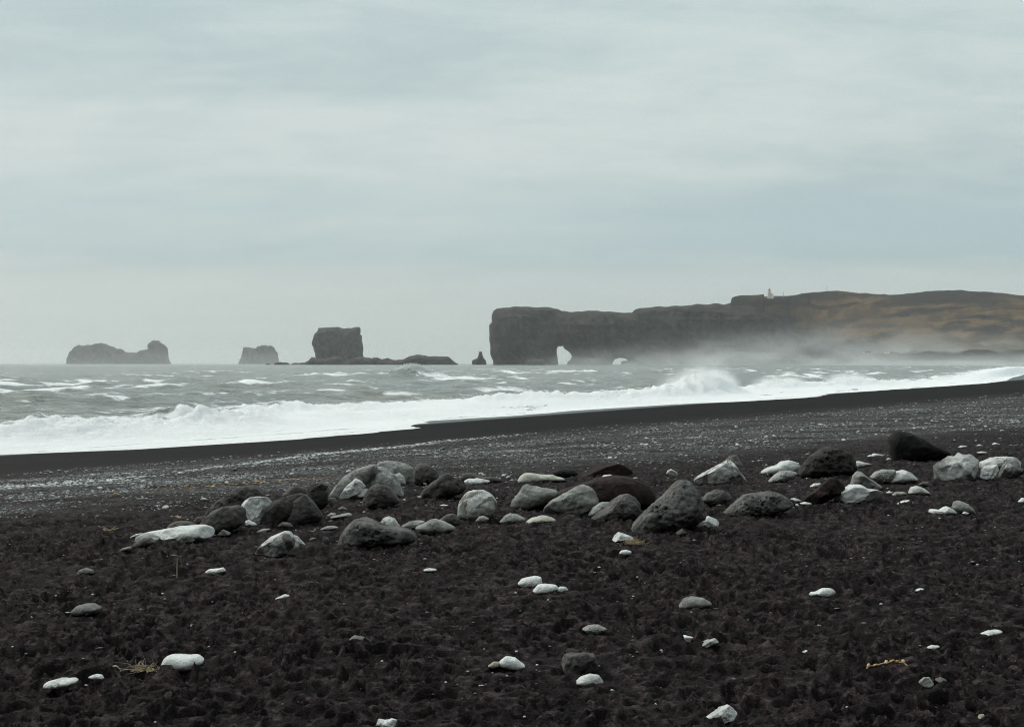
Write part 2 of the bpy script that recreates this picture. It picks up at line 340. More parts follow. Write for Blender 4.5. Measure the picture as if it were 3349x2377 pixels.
def plain(name, col, rough=0.6, emit=0):
    m, t, p = mat_base(name)
    f = NOISE(t, geo_pos(t), 1.5, 4, 0.6); c = MIX(t, 1.0, col, RANGE_RGB(t, f, 0.88, 1.08), 'MULTIPLY')
    link(t, c, p.inputs['Base Color']); p.inputs['Roughness'].default_value = rough
    if emit: p.inputs['Emission Color'].default_value = (*col, 1); p.inputs['Emission Strength'].default_value = emit
    return m
WHITE = plain('white_paint', (0.8, 0.79, 0.77)); RED = plain('red_paint', (0.40, 0.05, 0.04)); GLASS = plain('dark_glass', (0.05, 0.06, 0.07), 0.15)
TAN = plain('weathered_render', (0.74, 0.64, 0.55)); STEEL = plain('grey_steel', (0.12, 0.12, 0.12)); ROOF = plain('grey_roof', (0.25, 0.25, 0.26)); LAMP = plain('warm_lamp', (1.0, 0.72, 0.40), 0.4, 3.0)
TYRE = plain('rubber', (0.02, 0.02, 0.02))

# ------------------------------------------------------------------ beach shape
def wpt(px, py, z): a, b = ray(*disp(px, py)); Y = (z - EYE) / b; return np.array([a * Y, Y])
def line(p, q):
    d = (q - p) / np.linalg.norm(q - p); n = np.array([-d[1], d[0]]); return p, n          # n points seaward (left)
D_SH = np.array([0.452, 0.892]); D_SH /= np.linalg.norm(D_SH); N_SH = np.array([-D_SH[1], D_SH[0]])
P0 = wpt(0, 1014, 0.03); L0 = (P0, N_SH)
L1 = line(wpt(0, 1062, 0.75), wpt(2288, 878, 0.75)); L2 = line(wpt(0, 1182, 1.4), wpt(2288, 985, 1.4))
def beach_s(x, y):
    d = [(x - L[0][0]) * L[1][0] + (y - L[0][1]) * L[1][1] for L in (L0, L1, L2)]
    d0, d1, d2 = d[0], np.maximum(d[1], d[0] + 0.5), None
    d2 = np.maximum(d[2], d1 + 0.5)
    s = np.where(d0 > 0, -d0 / 20, np.where(d1 > 0, -d0 / (d1 - d0), np.where(d2 > 0, 1 - d1 / (d2 - d1), 2 - d2 / 10)))
    return s
S_K = [-400, -9, -3, -1, -0.4, 0, 0.25, 0.6, 0.9, 1.05, 1.3, 1.6, 1.85, 1.97, 2.03, 2.3, 3, 6, 50]
Z_K = [-9, -8, -3.5, -1.2, -0.45, 0.0, 0.19, 0.45, 0.675, 0.79, 0.97, 1.13, 1.26, 1.29, 1.38, 1.40, 1.42, 1.5, 4.0]
def ground_z(x, y):
    x = np.asarray(x, float); y = np.asarray(y, float); s = beach_s(x, y)
    z = np.interp(s, S_K, Z_K)
    lo = smst(0.9, 1.6, s)
    return z + 0.035 * per2(x / 3.1, y / 3.1, 3) * lo
def hit(px, py, extra=0.0):
    a, b = ray(px, py); Y = 10.0
    for _ in range(60):
        z = float(ground_z(np.array([a * Y]), np.array([Y]))[0]) + extra
        Yn = min(max((z - EYE) / b, 1.0), 3000) if b < 0 else 3000
        Y = 0.5 * Y + 0.5 * Yn
    return a * Y, Y, EYE + b * Y
def geom(a, b, ratio): 
    n = int(math.log(b / a) / math.log(ratio)); return a * (b / a) ** (np.arange(n) / n)
R = np.concatenate([np.linspace(0.4, 4.8, 22), 1.0 / np.linspace(1 / 5.2, 1 / 44.0, 480)[:-1], geom(44, 300, 1.02), geom(300, 22000, 1.09), [22000]])
A = np.radians(np.concatenate([np.linspace(-180, -46, 40), np.arange(-45, -22.6, 0.4), np.arange(-22.5, 22.5, 0.06), np.arange(22.5, 45, 0.4), np.linspace(46, 180, 40)]))
rr, aa = np.meshgrid(R, A, indexing='ij'); gx = (rr * np.sin(aa)).ravel(); gy = (rr * np.cos(aa)).ravel()
gs = beach_s(gx, gy); gz = ground_z(gx, gy)
near = (rr.ravel() < 70); nx, ny, ns = gx[near], gy[near], gs[near]
amp = smst(1.0, 1.25, ns) * 0.30 + smst(1.75, 2.1, ns) * 0.65
wx = nx + 0.05 * per2(nx / 0.2, ny / 0.2, 41); wy = ny + 0.05 * per2(nx / 0.2, ny / 0.2, 47)
mod = 0.9 + 0.5 * per2(nx / 1.7, ny / 1.7, 5)
dz = 0.066 * pits2(wx, wy, 0.160, 4, 0.85, 0.18, 0.22, 0.24) + 0.050 * pits2(wx, wy, 0.105, 6, 0.75, 0.18, 0.20, 0.22) + 0.022 * pits2(nx, ny, 0.068, 7, 0.7, 0.2, 0.2, 0.2) + 0.034 * pits2(wx, wy, 0.40, 1, 0.45)
dz += 0.007 * per2(nx / 0.05, ny / 0.05, 9) + 0.012 * per2(nx / 0.16, ny / 0.16, 10) + 0.022 * per2(nx / 0.9, ny / 0.9, 2)
dz = dz * amp * mod * 1.1
# low ridges and wheel-like furrows along the gravel strip
dz += 0.03 * np.exp(-((ns - 1.93) / 0.03) ** 2) - 0.03 * np.exp(-((ns - 1.86) / 0.03) ** 2) + 0.012 * per2(nx / 0.4, ny / 0.4, 12) * smst(0.85, 1.1, ns)
gz[near] += dz
ground = obj('black_sand_beach', mesh_np('black_sand_beach', np.stack([gx, gy, gz], 1), grid_faces(len(R), len(A)), sand_m, True, {'s': gs}), kind='structure')

# the steep basalt mountain that closes the beach behind the viewer and to the right
ma, mr = np.meshgrid(np.radians(np.arange(62, 236, 2.0)), np.concatenate([np.arange(48, 130, 4.0), np.arange(130, 520, 20.0)]), indexing='ij'); ma = ma.ravel(); mr = mr.ravel()
mf = 62 + 10 * per2(ma * 5, ma * 0, 150) + 60 * smst(math.radians(100), math.radians(62), ma) + 40 * smst(math.radians(205), math.radians(236), ma)
mz = 1.0 + 110 * smst(0, 70, mr - mf) * (0.9 + 0.25 * per2(ma * 6, mr / 60, 151)) + 0.25 * np.maximum(mr - mf - 60, 0) + 9 * fbm2(mr * np.sin(ma) / 22, mr * np.cos(ma) / 22, 4, 152) * smst(0, 30, mr - mf)
mz = np.where(mr < mf, -1.0, mz) 
mountain_v = np.stack([mr * np.sin(ma), mr * np.cos(ma), mz], 1); mountain_n = (len(np.arange(62, 236, 2.0)), len(mr) // len(np.arange(62, 236, 2.0)))
obj('mountain', mesh_np('mountain', mountain_v, grid_faces(*mountain_n), cliff_m, False), kind='structure')

# ------------------------------------------------------------------ sea
edge_px = [(-260, 1030), (0, 1014), (300, 1002), (600, 984), (820, 966), (905, 957), (926, 954), (934, 946), (960, 939), (1144, 928), (1300, 915), (1480, 904), (1640, 897), (1780, 889), (1828, 885), (1850, 879), (1960, 872), (2100, 863), (2200, 856), (2250, 850), (2262, 843), (2288, 836)]
ev, eu = [], []
for q in edge_px:
    X, Y, Z = hit(*disp(*q), 0.03); ev.append(X * D_SH[0] + Y * D_SH[1]); eu.append(X * N_SH[0] + Y * N_SH[1])
ev = np.array(ev); eu = np.array(eu); o_ = np.argsort(ev); ev, eu = ev[o_], eu[o_]
ev = np.concatenate([[-400], ev, [ev[-1] + 200, 9000]]); eu = np.concatenate([[eu[0] + 1], eu, [eu[-1], eu[-1]]])
def u_edge(v): return np.interp(v, ev, eu) + 0.6 * per2(v / 5.0, v * 0, 61) + 0.28 * per2(v / 1.5, v * 0, 62)
def uv_of(px, py, z):
    a, b = ray(*disp(px, py)); Y = (z - EYE) / b; return a * Y * N_SH[0] + Y * N_SH[1], a * Y * D_SH[0] + Y * D_SH[1]
# spray plumes thrown up by the breakers: (disp px x, base y, half-length m, height m)
PLUMES = [(385, 958, 3.4, 0.48), (480, 950, 3.0, 0.30), (215, 975, 1.6, 0.5), (620, 938, 2.5, 0.30), (1560, 884, 4.5, 1.15), (1645, 880, 5.5, 2.0), (1725, 876, 5.0, 1.0), (1900, 868, 7.0, 0.7), (2040, 862, 8.0, 0.9)]
PL = [(*uv_of(x, y, 0.2), L, H) for x, y, L, H in PLUMES]
CURL_U, CURL_V = uv_of(925, 846, 0.1)
def crest_u(v): return u_edge(v) + 10.5 + 1.6 * per2(v / 17, v * 0 + 0.3, 71) + 0.6 * per2(v / 5, v * 0, 72)
def sea_fields(x, y):
    r = np.hypot(x, y); u = x * N_SH[0] + y * N_SH[1]; v = x * D_SH[0] + y * D_SH[1]
    ue = u_edge(v); d = u - ue; cu = crest_u(v); off = u - cu
    z = np.zeros_like(x); foam = np.zeros_like(x)
    out = smst(0, 25, off)
    fade = lambda lam: smst(lam * 0.55, lam * 0.2, r * 0.0065)      # drop waves the mesh can no longer carry
    ang = np.radians([0, 14, -11, 30, -24, 8]); lam = [34, 22, 15, 9, 6.5, 55]; amps = [0.27, 0.25, 0.19, 0.12, 0.085, 0.28]
    wv = 0
    for i, (aa_, l, am) in enumerate(zip(ang, lam, amps)):
        du = np.cos(aa_); dv = np.sin(aa_)
        ph = (u * du + v * dv) / l * 2 * np.pi + 2.2 * per2(u / (l * 2.5), v / (l * 4), 80 + i)
        s_ = 0.5 + 0.5 * np.sin(ph); wv = wv + am * (2 * s_ ** 1.6 - 0.9) * fade(l) * (0.55 + 0.75 * per2(u / 60, v / 110, 90 + i))
    chop = (0.26 * per2(u / 2.6, v / 4.5, 31) * fade(5) + 0.13 * per2(u / 1.2, v / 1.9, 32) * fade(2.4) + 0.36 * (0.4 - np.abs(per2(u / 6, v / 12, 33))) * fade(9))
    z += (wv * 1.15 + chop) * (0.25 + 0.75 * out)
    # first breaker
    H = 0.42 + 0.30 * per2(v / 14, v * 0, 73) + 0.12 * per2(v / 4.3, v * 0, 74)
    for pu, pv, L, hh in PL: H = H + 0.72 * hh * np.exp(-((v - pv) / L) ** 2) * (0.75 + 0.35 * per2(v / 1.1, v * 0, 79))
    H = np.clip(H, 0.2, 2.4)
    prof = np.where(off < 0, np.exp(-(off / 1.7) ** 2), np.exp(-(off / 4.5) ** 2))
    fro = (0.55 * np.abs(per2(u / 1.1, v / 1.2, 34)) + 0.32 * np.abs(per2(u / 0.55, v / 0.55, 35)) + 0.35 * per2(u / 2.4, v / 2.6, 36) - 0.1)
    z += H * prof * (0.85 + fro * np.where(off < 1.5, 1.0, 0.35))
    # rollers behind it, running along the shore
    for k, (du_, hh) in enumerate(((26, 0.42), (47, 0.5), (80, 0.6), (128, 0.7))):
        c2 = cu + du_ + 5 * per2(v / 40, v * 0 + k, 75 + k); o2 = u - c2
        m_ = smst(0.0, 0.45, per2(v / 46, v * 0 + k * 3.1, 85 + k) + 0.12)
        p2 = np.where(o2 < 0, np.exp(-(o2 / 1.8) ** 2), np.exp(-(o2 / 6) ** 2)) * fade(6 + k * 4)
        z += hh * m_ * p2
        foam = np.maximum(foam, m_ * 0.72 * np.exp(-((o2 + 2.5) / (3.2 + k)) ** 2) * smst(-0.15, 0.35, per2(v / 16, u / 9, 97 + k)))
    # far curling wave
    o3 = u - CURL_U - 2.0 * per2(v / 30, v * 0, 76); w3 = np.exp(-((v - CURL_V) / 11) ** 2); w3b = np.exp(-((v - CURL_V + 6) / 40) ** 2)
    z += (1.1 * w3 + 0.8 * w3b) * np.where(o3 < 0, np.exp(-(o3 / 3.5) ** 2), np.exp(-(o3 / 10) ** 2))
    foam = np.maximum(foam, 0.95 * np.exp(-((v - CURL_V - 3) / 6) ** 2) * np.exp(-((o3 + 2) / 5) ** 2))
    foam = np.maximum(foam, 0.62 * smst(-4, 6, v - CURL_V) * np.exp(-((v - CURL_V - 14) / 26) ** 2) * np.exp(-((o3 + 7) / 6) ** 2))
    # foam: swash and breaker front solid white, streaky behind
    foam = np.maximum(foam, smst(1.8, -1.2, off - 3.2 * np.maximum(H - 0.5, 0) + 0.8 * per2(v / 2.0, u / 2.0, 37)))
    foam = np.maximum(foam, np.exp(-np.maximum(off, 0) / 18) * (0.54 + 0.34 * per2(v / 9, u / 4, 38)))
    patch = 0.8 * per2(u / 13, v / 30, 39) + 0.8 * per2(u / 5, v / 9, 40) + 0.45 * per2(u / 2.0, v / 3.5, 43) + 1.1 * (wv + chop)
    foam = np.maximum(foam, smst(0.30, 1.15, patch) * 0.74 * np.clip(1.15 - off / 420, 0.30, 1.0) * out)
    foam = np.clip(foam, 0, 1)
    # thin run-up sheet: follows the sand and dips under it past the edge
    gz_ = np.interp(beach_s(x, y), S_K, Z_K)
    sheet = gz_ + np.clip(d * 0.05, -0.4, 0.05) + 0.02 * np.abs(per2(u / 0.6, v / 0.8, 44)) * (d > 0.5)
    inn = smst(8.0, 3.0, d)
    z = np.maximum(z + 0.12, gz_ + 0.05) * (1 - inn) + sheet * inn
    foam = np.where(d < 7.5, np.maximum(foam, 0.93 + 0.2 * per2(v / 5, u / 1.2, 45)), foam)
    foam = np.where((d > 0.9) & (d < 6) & (per2(v / 22, u / 2.2, 46) > 0.42), 0.55, foam)
    return z, np.clip(foam, 0, 1)
R = np.concatenate([geom(26, 210, 1.006), geom(210, 1500, 1.016), geom(1500, 22000, 1.05), [22000]])
A = np.radians(np.concatenate([np.linspace(-110, -47, 16), np.arange(-45, -23.5, 0.5), np.arange(-23.5, 23.5, 0.09), np.arange(23.5, 34, 0.5)]))
rr, aa = np.meshgrid(R, A, indexing='ij'); sx = (rr * np.sin(aa)).ravel(); sy = (rr * np.cos(aa)).ravel()
szz, sf = sea_fields(sx, sy)
sea = obj('sea', mesh_np('sea', np.stack([sx, sy, szz], 1), grid_faces(len(R), len(A)), sea_m, True, {'foam': sf}), kind='structure')

# froth and droplets
ICO_V = None
def ico():
    g = (1 + 5 ** 0.5) / 2
    v = np.array([(-1,g,0),(1,g,0),(-1,-g,0),(1,-g,0),(0,-1,g),(0,1,g),(0,-1,-g),(0,1,-g),(g,0,-1),(g,0,1),(-g,0,-1),(-g,0,1)], float)
    v /= np.linalg.norm(v[0])
    f = np.array([(0,11,5),(0,5,1),(0,1,7),(0,7,10),(0,10,11),(1,5,9),(5,11,4),(11,10,2),(10,7,6),(7,1,8),(3,9,4),(3,4,2),(3,2,6),(3,6,8),(3,8,9),(4,9,5),(2,4,11),(6,2,10),(8,6,7),(9,8,1)])
    return v, f
ICO = ico()
OCT = (np.array([(1,0,0),(-1,0,0),(0,1,0),(0,-1,0),(0,0,1),(0,0,-1)], float), np.array([(0,2,4),(2,1,4),(1,3,4),(3,0,4),(2,0,5),(1,2,5),(3,1,5),(0,3,5)]))
def scatter_mesh(name, cen, size, mat, rough=0.25, tone=None, r=rng, body=None):
    """many small irregular bodies; cen (n,3), size (n,3)"""
    V, F = body or OCT; n = len(cen); nv = len(V)
    an = r.random(n) * 6.283; ca, sa = np.cos(an), np.sin(an)
    loc = V[None] * (1 + rough * (r.random((n, nv, 1)) - 0.5) * 2) * size[:, None, :]
    x = loc[..., 0] * ca[:, None] - loc[..., 1] * sa[:, None]; y = loc[..., 0] * sa[:, None] + loc[..., 1] * ca[:, None]
    pts = np.stack([x, y, loc[..., 2]], 2) + cen[:, None, :]
    fc = (F[None] + (np.arange(n) * nv)[:, None, None]).reshape(-1, 3)
    return mesh_np(name, pts.reshape(-1, 3), fc, mat, True, {'tone': np.repeat(tone, nv)} if tone is not None else None)
cc, sz = [], []
for (pu, pv, L, H) in PL:
    n = int(200 + 160 * L * max(H, 0.4) / 2); n = min(n, 900)
    v = pv + rng.normal(size=n) * L * 0.55
    env = H * np.exp(-((v - pv) / L) ** 2) * (0.75 + 0.55 * per2(v / 1.3, v * 0, 77) + 0.45 * per2(v / 0.45, v * 0, 78))
    h_ = rng.random(n) ** 1.8 * rng.uniform(0.8, 1.25, n)
    u = crest_u(v) + rng.normal(size=n) * 0.9 * (1 - 0.4 * h_) + 0.4
    x = u * N_SH[0] + v * D_SH[0]; y = u * N_SH[1] + v * D_SH[1]
    z0, _ = sea_fields(x, y)
    cc.append(np.stack([x, y, z0 - 0.05 + np.maximum(env, 0.05) * h_ * 0.45], 1))
    b = (0.022 * np.clip(1 - h_, 0, 1) ** 1.5 + 0.010) * (0.4 + rng.random(n)) * (1.0 if L < 4 else 1.6)
    sz.append(np.stack([b, b, b * 0.9], 1))
# ragged froth along the whole crest
n = 3000; v = np.exp(rng.uniform(math.log(25), math.log(360), n)); u = crest_u(v) + rng.normal(size=n) * 0.7 - 0.2
x = u * N_SH[0] + v * D_SH[0]; y = u * N_SH[1] + v * D_SH[1]; z0, _ = sea_fields(x, y)
b = (0.008 + 0.016 * rng.random(n) ** 2) * (0.6 + v / 110); cc.append(np.stack([x, y, z0 + (0.10 + v / 900) * rng.random(n) ** 2], 1)); sz.append(np.stack([b, b, b], 1))
# curling wave's blown crest
n = 2600; v = CURL_V + 2 + rng.normal(size=n) * 3.2; u = CURL_U + rng.normal(size=n) * 1.2 + 0.6; h_ = rng.random(n) ** 1.4
x = u * N_SH[0] + v * D_SH[0]; y = u * N_SH[1] + v * D_SH[1]; z0, _ = sea_fields(x, y)
b = (0.16 * (1 - h_) + 0.03) * (0.5 + rng.random(n)); cc.append(np.stack([x, y, z0 - 0.1 + 1.15 * h_ * np.exp(-((v - CURL_V - 2) / 4.5) ** 2)], 1)); sz.append(np.stack([b, b, b], 1))
froth = obj('spray', scatter_mesh('spray', np.concatenate(cc), np.concatenate(sz), foam_m, 0.35), label='white froth and droplets thrown up along the breaking waves', cat='spray', kind='stuff')

# ------------------------------------------------------------------ far land: outlines with real thickness
def slab(name, outline, holes, Y, depth, edge, mat, step, namp, nsc, seed, px_in='disp', dip=0.0, smooth=False, skew=0.0):
    """rock mass: outline (pixels read at distance Y) gets `depth` metres half thickness, rounded over `edge` metres"""
    def tow(p): 
        a, b = ray(*(disp(*p) if px_in == 'disp' else p)); return Vector((a * Y, EYE + b * Y))
    def dens(loop, closed=True):
        out = []
        for i in range(len(loop)):
            a, b = loop[i], loop[(i + 1) % len(loop)]; n = max(1, int((b - a).length / step))
            for k in range(n):
                q = a.lerp(b, k / n)
                j = 0.30 * namp * 0.5
                out.append(q + Vector((per2(q.x / nsc * 1.7, q.y / nsc * 1.7, seed) * j, per2(q.x / nsc * 1.7, q.y / nsc * 1.7, seed + 5) * j)))
        return out
    loops = [dens([tow(p) for p in outline])] + [dens([tow(p) for p in h]) for h in holes]
    pts = [p for l in loops for p in l]; nb = len(pts); edges = []; k = 0
    for l in loops:
        edges += [(k + i, k + (i + 1) % len(l)) for i in range(len(l))]; k += len(l)
    A_ = np.array([pts[i] for i, j in edges]); B_ = np.array([pts[j] for i, j in edges])
    def dist(P):
        d = np.full(len(P), 1e9)
        for a, b in zip(A_, B_):
            ab = b - a; tt = np.clip(((P - a) @ ab) / max(ab @ ab, 1e-9), 0, 1); d = np.minimum(d, np.hypot(*(P - a - tt[:, None] * ab).T))
        return d
    mn = A_.min(0); mxx = A_.max(0); r = np.random.default_rng(seed)
    gx_, gy_ = np.meshgrid(np.arange(mn[0], mxx[0], step), np.arange(mn[1], mxx[1], step)); P = np.stack([gx_.ravel(), gy_.ravel()], 1)
    P = P + (r.random(P.shape) - 0.5) * step * 0.5
    def inside(P):
        ins = np.zeros(len(P), bool)
        for a, b in zip(A_, B_):
            c = ((a[1] > P[:, 1]) != (b[1] > P[:, 1])); xs = (b[0] - a[0]) * (P[:, 1] - a[1]) / (b[1] - a[1] if b[1] != a[1] else 1e-9) + a[0]
            ins ^= c & (P[:, 0] < xs)
        return ins
    P = P[inside(P)]; P = P[dist(P) > step * 0.45]
    allp = [Vector(p) for p in pts] + [Vector(p) for p in P]
    res = delaunay_2d_cdt(allp, edges, [], 0, 1e-6)
    V2 = np.array([v[:] for v in res[0]]); F2 = np.array([f for f in res[2] if len(f) == 3])
    F2 = F2[inside(V2[F2].mean(1))]
    d = dist(V2); bd = d < 1e-4
    tt = np.clip(d / edge, 0, 1); th = depth * np.sqrt(1 - (1 - tt) ** 2)
    th = th * (1 + 0.25 * per2(V2[:, 0] / (nsc * 3), V2[:, 1] / (nsc * 5), seed + 9))
    n = len(V2)
    front = np.stack([V2[:, 0], Y - th, V2[:, 1]], 1); back = np.stack([V2[:, 0], Y + th, V2[:, 1]], 1)
    idx = np.arange(n) + n; idx[bd] = np.arange(n)[bd]
    V3 = np.concatenate([front, back]); F3 = np.concatenate([F2, idx[F2][:, ::-1]])
    x, y, z = V3.T
    nn = fbm3(x / nsc, y / nsc, z / nsc * 0.6, 5, seed, 0.55) + 0.35 * (0.5 - np.abs(per3(x / nsc * 1.3, y / nsc * 1.3, z / nsc * 0.25, seed + 3)))
    bed = per2(z / (nsc * 0.22), x / (nsc * 4), seed + 6)
    w = np.concatenate([tt, tt])
    rib = (0.5 - np.abs(per3(x / nsc * 2.1, y / nsc * 2.1, z / nsc * 0.18, seed + 8))) ; nn = nn + 0.5 * rib
    V3[:, 1] += (nn * namp * 1.5 + bed * namp * 0.35) * w
    V3[:, 2] += nn * namp * 0.12 * w; V3[:, 0] += skew * (Y - V3[:, 1])
    used = np.unique(F3); remap = np.zeros(len(V3), int); remap[used] = np.arange(len(used))
    return mesh_np(name, V3[used], remap[F3], mat, smooth)
def cz(ox, oy, sc, pts): return [((ox + x * sc) / 1.46372, (oy + y * sc) / 1.46372) for x, y in pts]
S1 = lambda pts: cz(150, 1000, 0.34965, pts)
S2 = lambda pts: cz(750, 1000, 0.34965, pts)
S3 = lambda pts: cz(1500, 900, 0.43706, pts)
S4 = lambda pts: cz(2300, 900, 0.45848, pts)
B = 830     # below the sea line
o1 = S1([(195, 620), (198, 545), (205, 490), (222, 465), (228, 425), (250, 405), (270, 382), (305, 368), (360, 370), (420, 365), (465, 352), (530, 347), (565, 358), (600, 378), (635, 384), (660, 402), (700, 400), (722, 412), (740, 437), (800, 436), (845, 438), (880, 420), (958, 400), (955, 358), (1010, 322), (1058, 325), (1075, 340), (1105, 360), (1132, 388), (1132, 430), (1140, 470), (1160, 540), (1165, 620)])
h1 = S1([(886, 484), (906, 480), (908, 488), (896, 490), (892, 497)])
obj('sea_stack', slab('sea_stack', o1, [h1], 6200, 75, 45, stack_m, 6.5, 22, 40, 11), label='long low twin-humped sea stack with a tiny hole, farthest out at sea', cat='sea stack', group='sea stacks on the horizon')
o2 = S2([(85, 620), (87, 530), (100, 505), (115, 480), (122, 430), (132, 384), (180, 388), (225, 394), (255, 395), (260, 380), (285, 378), (300, 365), (350, 365), (365, 375), (390, 368), (420, 388), (435, 420), (455, 440), (460, 480), (457, 620)])
obj('sea_stack', slab('sea_stack', o2, [], 5600, 55, 32, stack_m, 6, 18, 34, 12), label='small round-shouldered sea stack with a notch in its top, beside low skerries', cat='sea stack', group='sea stacks on the horizon')
o3 = S2([(812, 640), (812, 490), (800, 440), (785, 390), (775, 338), (795, 295), (812, 245), (830, 228), (832, 208), (900, 202), (980, 198), (1060, 205), (1140, 210), (1165, 200), (1225, 197), (1222, 270), (1238, 280), (1240, 330), (1252, 355), (1250, 420), (1258, 480), (1262, 640)])
obj('sea_stack', slab('sea_stack', o3, [], 3300, 62, 20, stack_m, 4.0, 14, 22, 13), label='tall square block-shaped sea stack with flat top above a low reef', cat='sea stack', group='sea stacks on the horizon')
o4 = S2([(575, 620), (578, 545), (600, 532), (650, 534), (700, 530), (745, 510), (755, 490), (775, 478), (800, 485), (830, 495), (900, 492), (965, 478), (1010, 472), (1060, 485), (1090, 510), (1140, 500), (1190, 478), (1250, 478), (1330, 492), (1350, 485), (1380, 482), (1400, 490), (1425, 502), (1480, 488), (1510, 500), (1560, 505), (1640, 495), (1690, 470), (1750, 458), (1800, 458), (1860, 472), (1940, 472), (2050, 474), (2065, 488), (2100, 520), (2140, 545), (2145, 620)])
obj('skerry', slab('skerry', o4, [], 3000, 38, 14, stack_m, 4, 7, 18, 14), label='long low jagged reef stretching along the foot of the square sea stack', cat='reef')
o5 = S2([(415, 600), (418, 542), (440, 528), (480, 526), (540, 530), (568, 545), (570, 600)])
obj('skerry', slab('skerry', o5, [], 3000, 14, 6, stack_m, 2.5, 3, 9, 15), label='small flat rock awash at the left end of the long reef', cat='reef')
o6 = S2([(335, 600), (338, 546), (360, 538), (385, 545), (390, 600)])
obj('skerry', slab('skerry', o6, [], 3000, 8, 4, stack_m, 2, 2, 6, 16), label='tiniest rock awash, outermost off the long reef', cat='reef')
o7 = S3([(98, 720), (100, 640), (112, 632), (138, 622), (148, 600), (152, 572), (174, 570), (176, 590), (184, 612), (200, 635), (208, 656), (212, 720)])
obj('sea_stack', slab('sea_stack', o7, [], 3050, 16, 8, stack_m, 2.2, 4, 10, 17), label='slender pointed rock needle standing just off the headland tip', cat='sea stack', group='sea stacks on the horizon')
o8 = S3([(500, 720), (502, 650), (515, 632), (560, 630), (640, 630), (645, 665), (645, 720)])
obj('skerry', slab('skerry', o8, [], 2600, 14, 7, stack_m, 2.2, 3, 9, 18), label='low flat-topped rock in front of the headland cliff, left of the arch', cat='reef')
# headland wall with its arches
oc = S3([(258, 780), (256, 640), (244, 590), (232, 500), (228, 430), (232, 372), (250, 350), (256, 300), (262, 262), (285, 242), (350, 240), (400, 234), (490, 230), (600, 234), (690, 242), (745, 250), (770, 266), (830, 276), (900, 268), (1000, 266), (1080, 270), (1130, 275), (1180, 275), (1260, 282), (1300, 284), (1318, 262), (1350, 250), (1400, 240), (1500, 233), (1600, 228), (1740, 222), (1860, 216), (1960, 216), (2040, 224)])
oc += S4([(300, 212), (370, 232), (440, 250), (490, 275), (540, 320), (600, 372), (680, 430), (740, 470), (800, 520), (830, 560), (840, 680)])
hc1 = S3([(742, 690), (742, 640), (736, 600), (737, 535), (748, 527), (765, 530), (782, 525), (795, 545), (820, 565), (838, 592), (840, 612), (830, 640), (815, 655), (812, 690)])
hc2 = S3([(1150, 690), (1155, 655), (1170, 636), (1195, 624), (1218, 620), (1240, 625), (1262, 634), (1272, 645), (1240, 642), (1215, 645), (1212, 690)])
obj('headland_cliff', slab('headland_cliff', oc, [hc1, hc2], 2880, 70, 34, cliff_m, 5.0, 20, 36, 21), kind='structure')
# rocky point in front of the hill, and reefs in the mist
o9 = S4([(100, 700), (105, 635), (140, 608), (200, 585), (225, 552), (260, 546), (315, 548), (345, 565), (380, 585), (430, 588), (480, 580), (540, 566), (600, 572), (660, 600), (700, 640), (705, 700)])
obj('skerry', slab('skerry', o9, [], 2480, 30, 12, stack_m, 3.2, 5, 15, 22), label='humped dark reef half lost in sea mist below the headland hill', cat='reef')
o10 = S4([(520, 700), (560, 600), (566, 530), (590, 515), (640, 508), (660, 520), (680, 498), (760, 480), (840, 458), (850, 450), (870, 458), (960, 462), (1060, 470), (1160, 490), (1300, 500), (1420, 540), (1500, 600), (1520, 700)])
obj('rocky_point', slab('rocky_point', o10, [], 2550, 60, 30, cliff_m, 5, 8, 24, 23), kind='structure')

# headland hill: heightfield
RIDGE = [(1560, 690), (1620, 683), (1632, 680), (1634.5, 669), (1640, 667), (1650, 664), (1700, 662), (1722, 660), (1760, 660), (1800, 655), (1830, 652), (1870, 650), (1890, 651), (1920, 655), (1990, 659), (2020, 657), (2070, 652), (2120, 650), (2180, 652), (2240, 655), (2270, 659), (2288, 661), (2420, 668), (2600, 660), (2900, 640), (3400, 655)]
HP = np.concatenate([np.arange(1560, 2330, 3.0), np.arange(2330, 3400, 14.0)]); HY = np.concatenate([np.arange(2020, 3060, 11.0), np.arange(3060, 4400, 40.0)])
hy, hp = np.meshgrid(HY, HP, indexing='ij'); hy = hy.ravel(); hp = hp.ravel()
hX = (hp * 1.46372 - CXP) / FPX * hy
ridz = (811.7 - np.interp(hp, *zip(*RIDGE))) / 3177.8 * 2960 + EYE
# the near foot of the hill lies behind the cliff wall on the left and comes forward to the right
foot = np.interp(hp, [1560, 1760, 1830, 1900, 2050, 2288, 3400], [2900, 2820, 2700, 2520, 2300, 2150, 1900])
footn = foot + 25 * per2(hp / 55, hp * 0, 51) + 10 * per2(hp / 18, hp * 0, 52)
t0 = (hy - footn)
coast = 22 + 5 * per2(hp / 40, hy / 90, 53)
zt = smst(0, 22, t0) * coast                                       # sea bluff
t1 = np.clip((hy - footn - 120) / (2960 - footn - 120), 0, 1)
rise = 0.55 * smst(0, 1, t1) + 0.45 * (1 - (1 - t1) ** 1.6)
hz = zt + (ridz - coast) * np.where(hy > footn, rise, 0)
gul = fbm2(hX / 170, hy / 260, 5, 54, 0.5); 
hz += gul * 9.0 * smst(0, 0.25, t1) * smst(1.0, 0.8, t1) + 2.0 * fbm2(hX / 30, hy / 45, 3, 55) * smst(0, 0.1, t1) * smst(1.0, 0.93, t1)
hz = np.where(hy > 2960, np.maximum(ridz - (hy - 2960) * 0.10, 2), hz); hz = np.where(hy < footn, -6, hz)
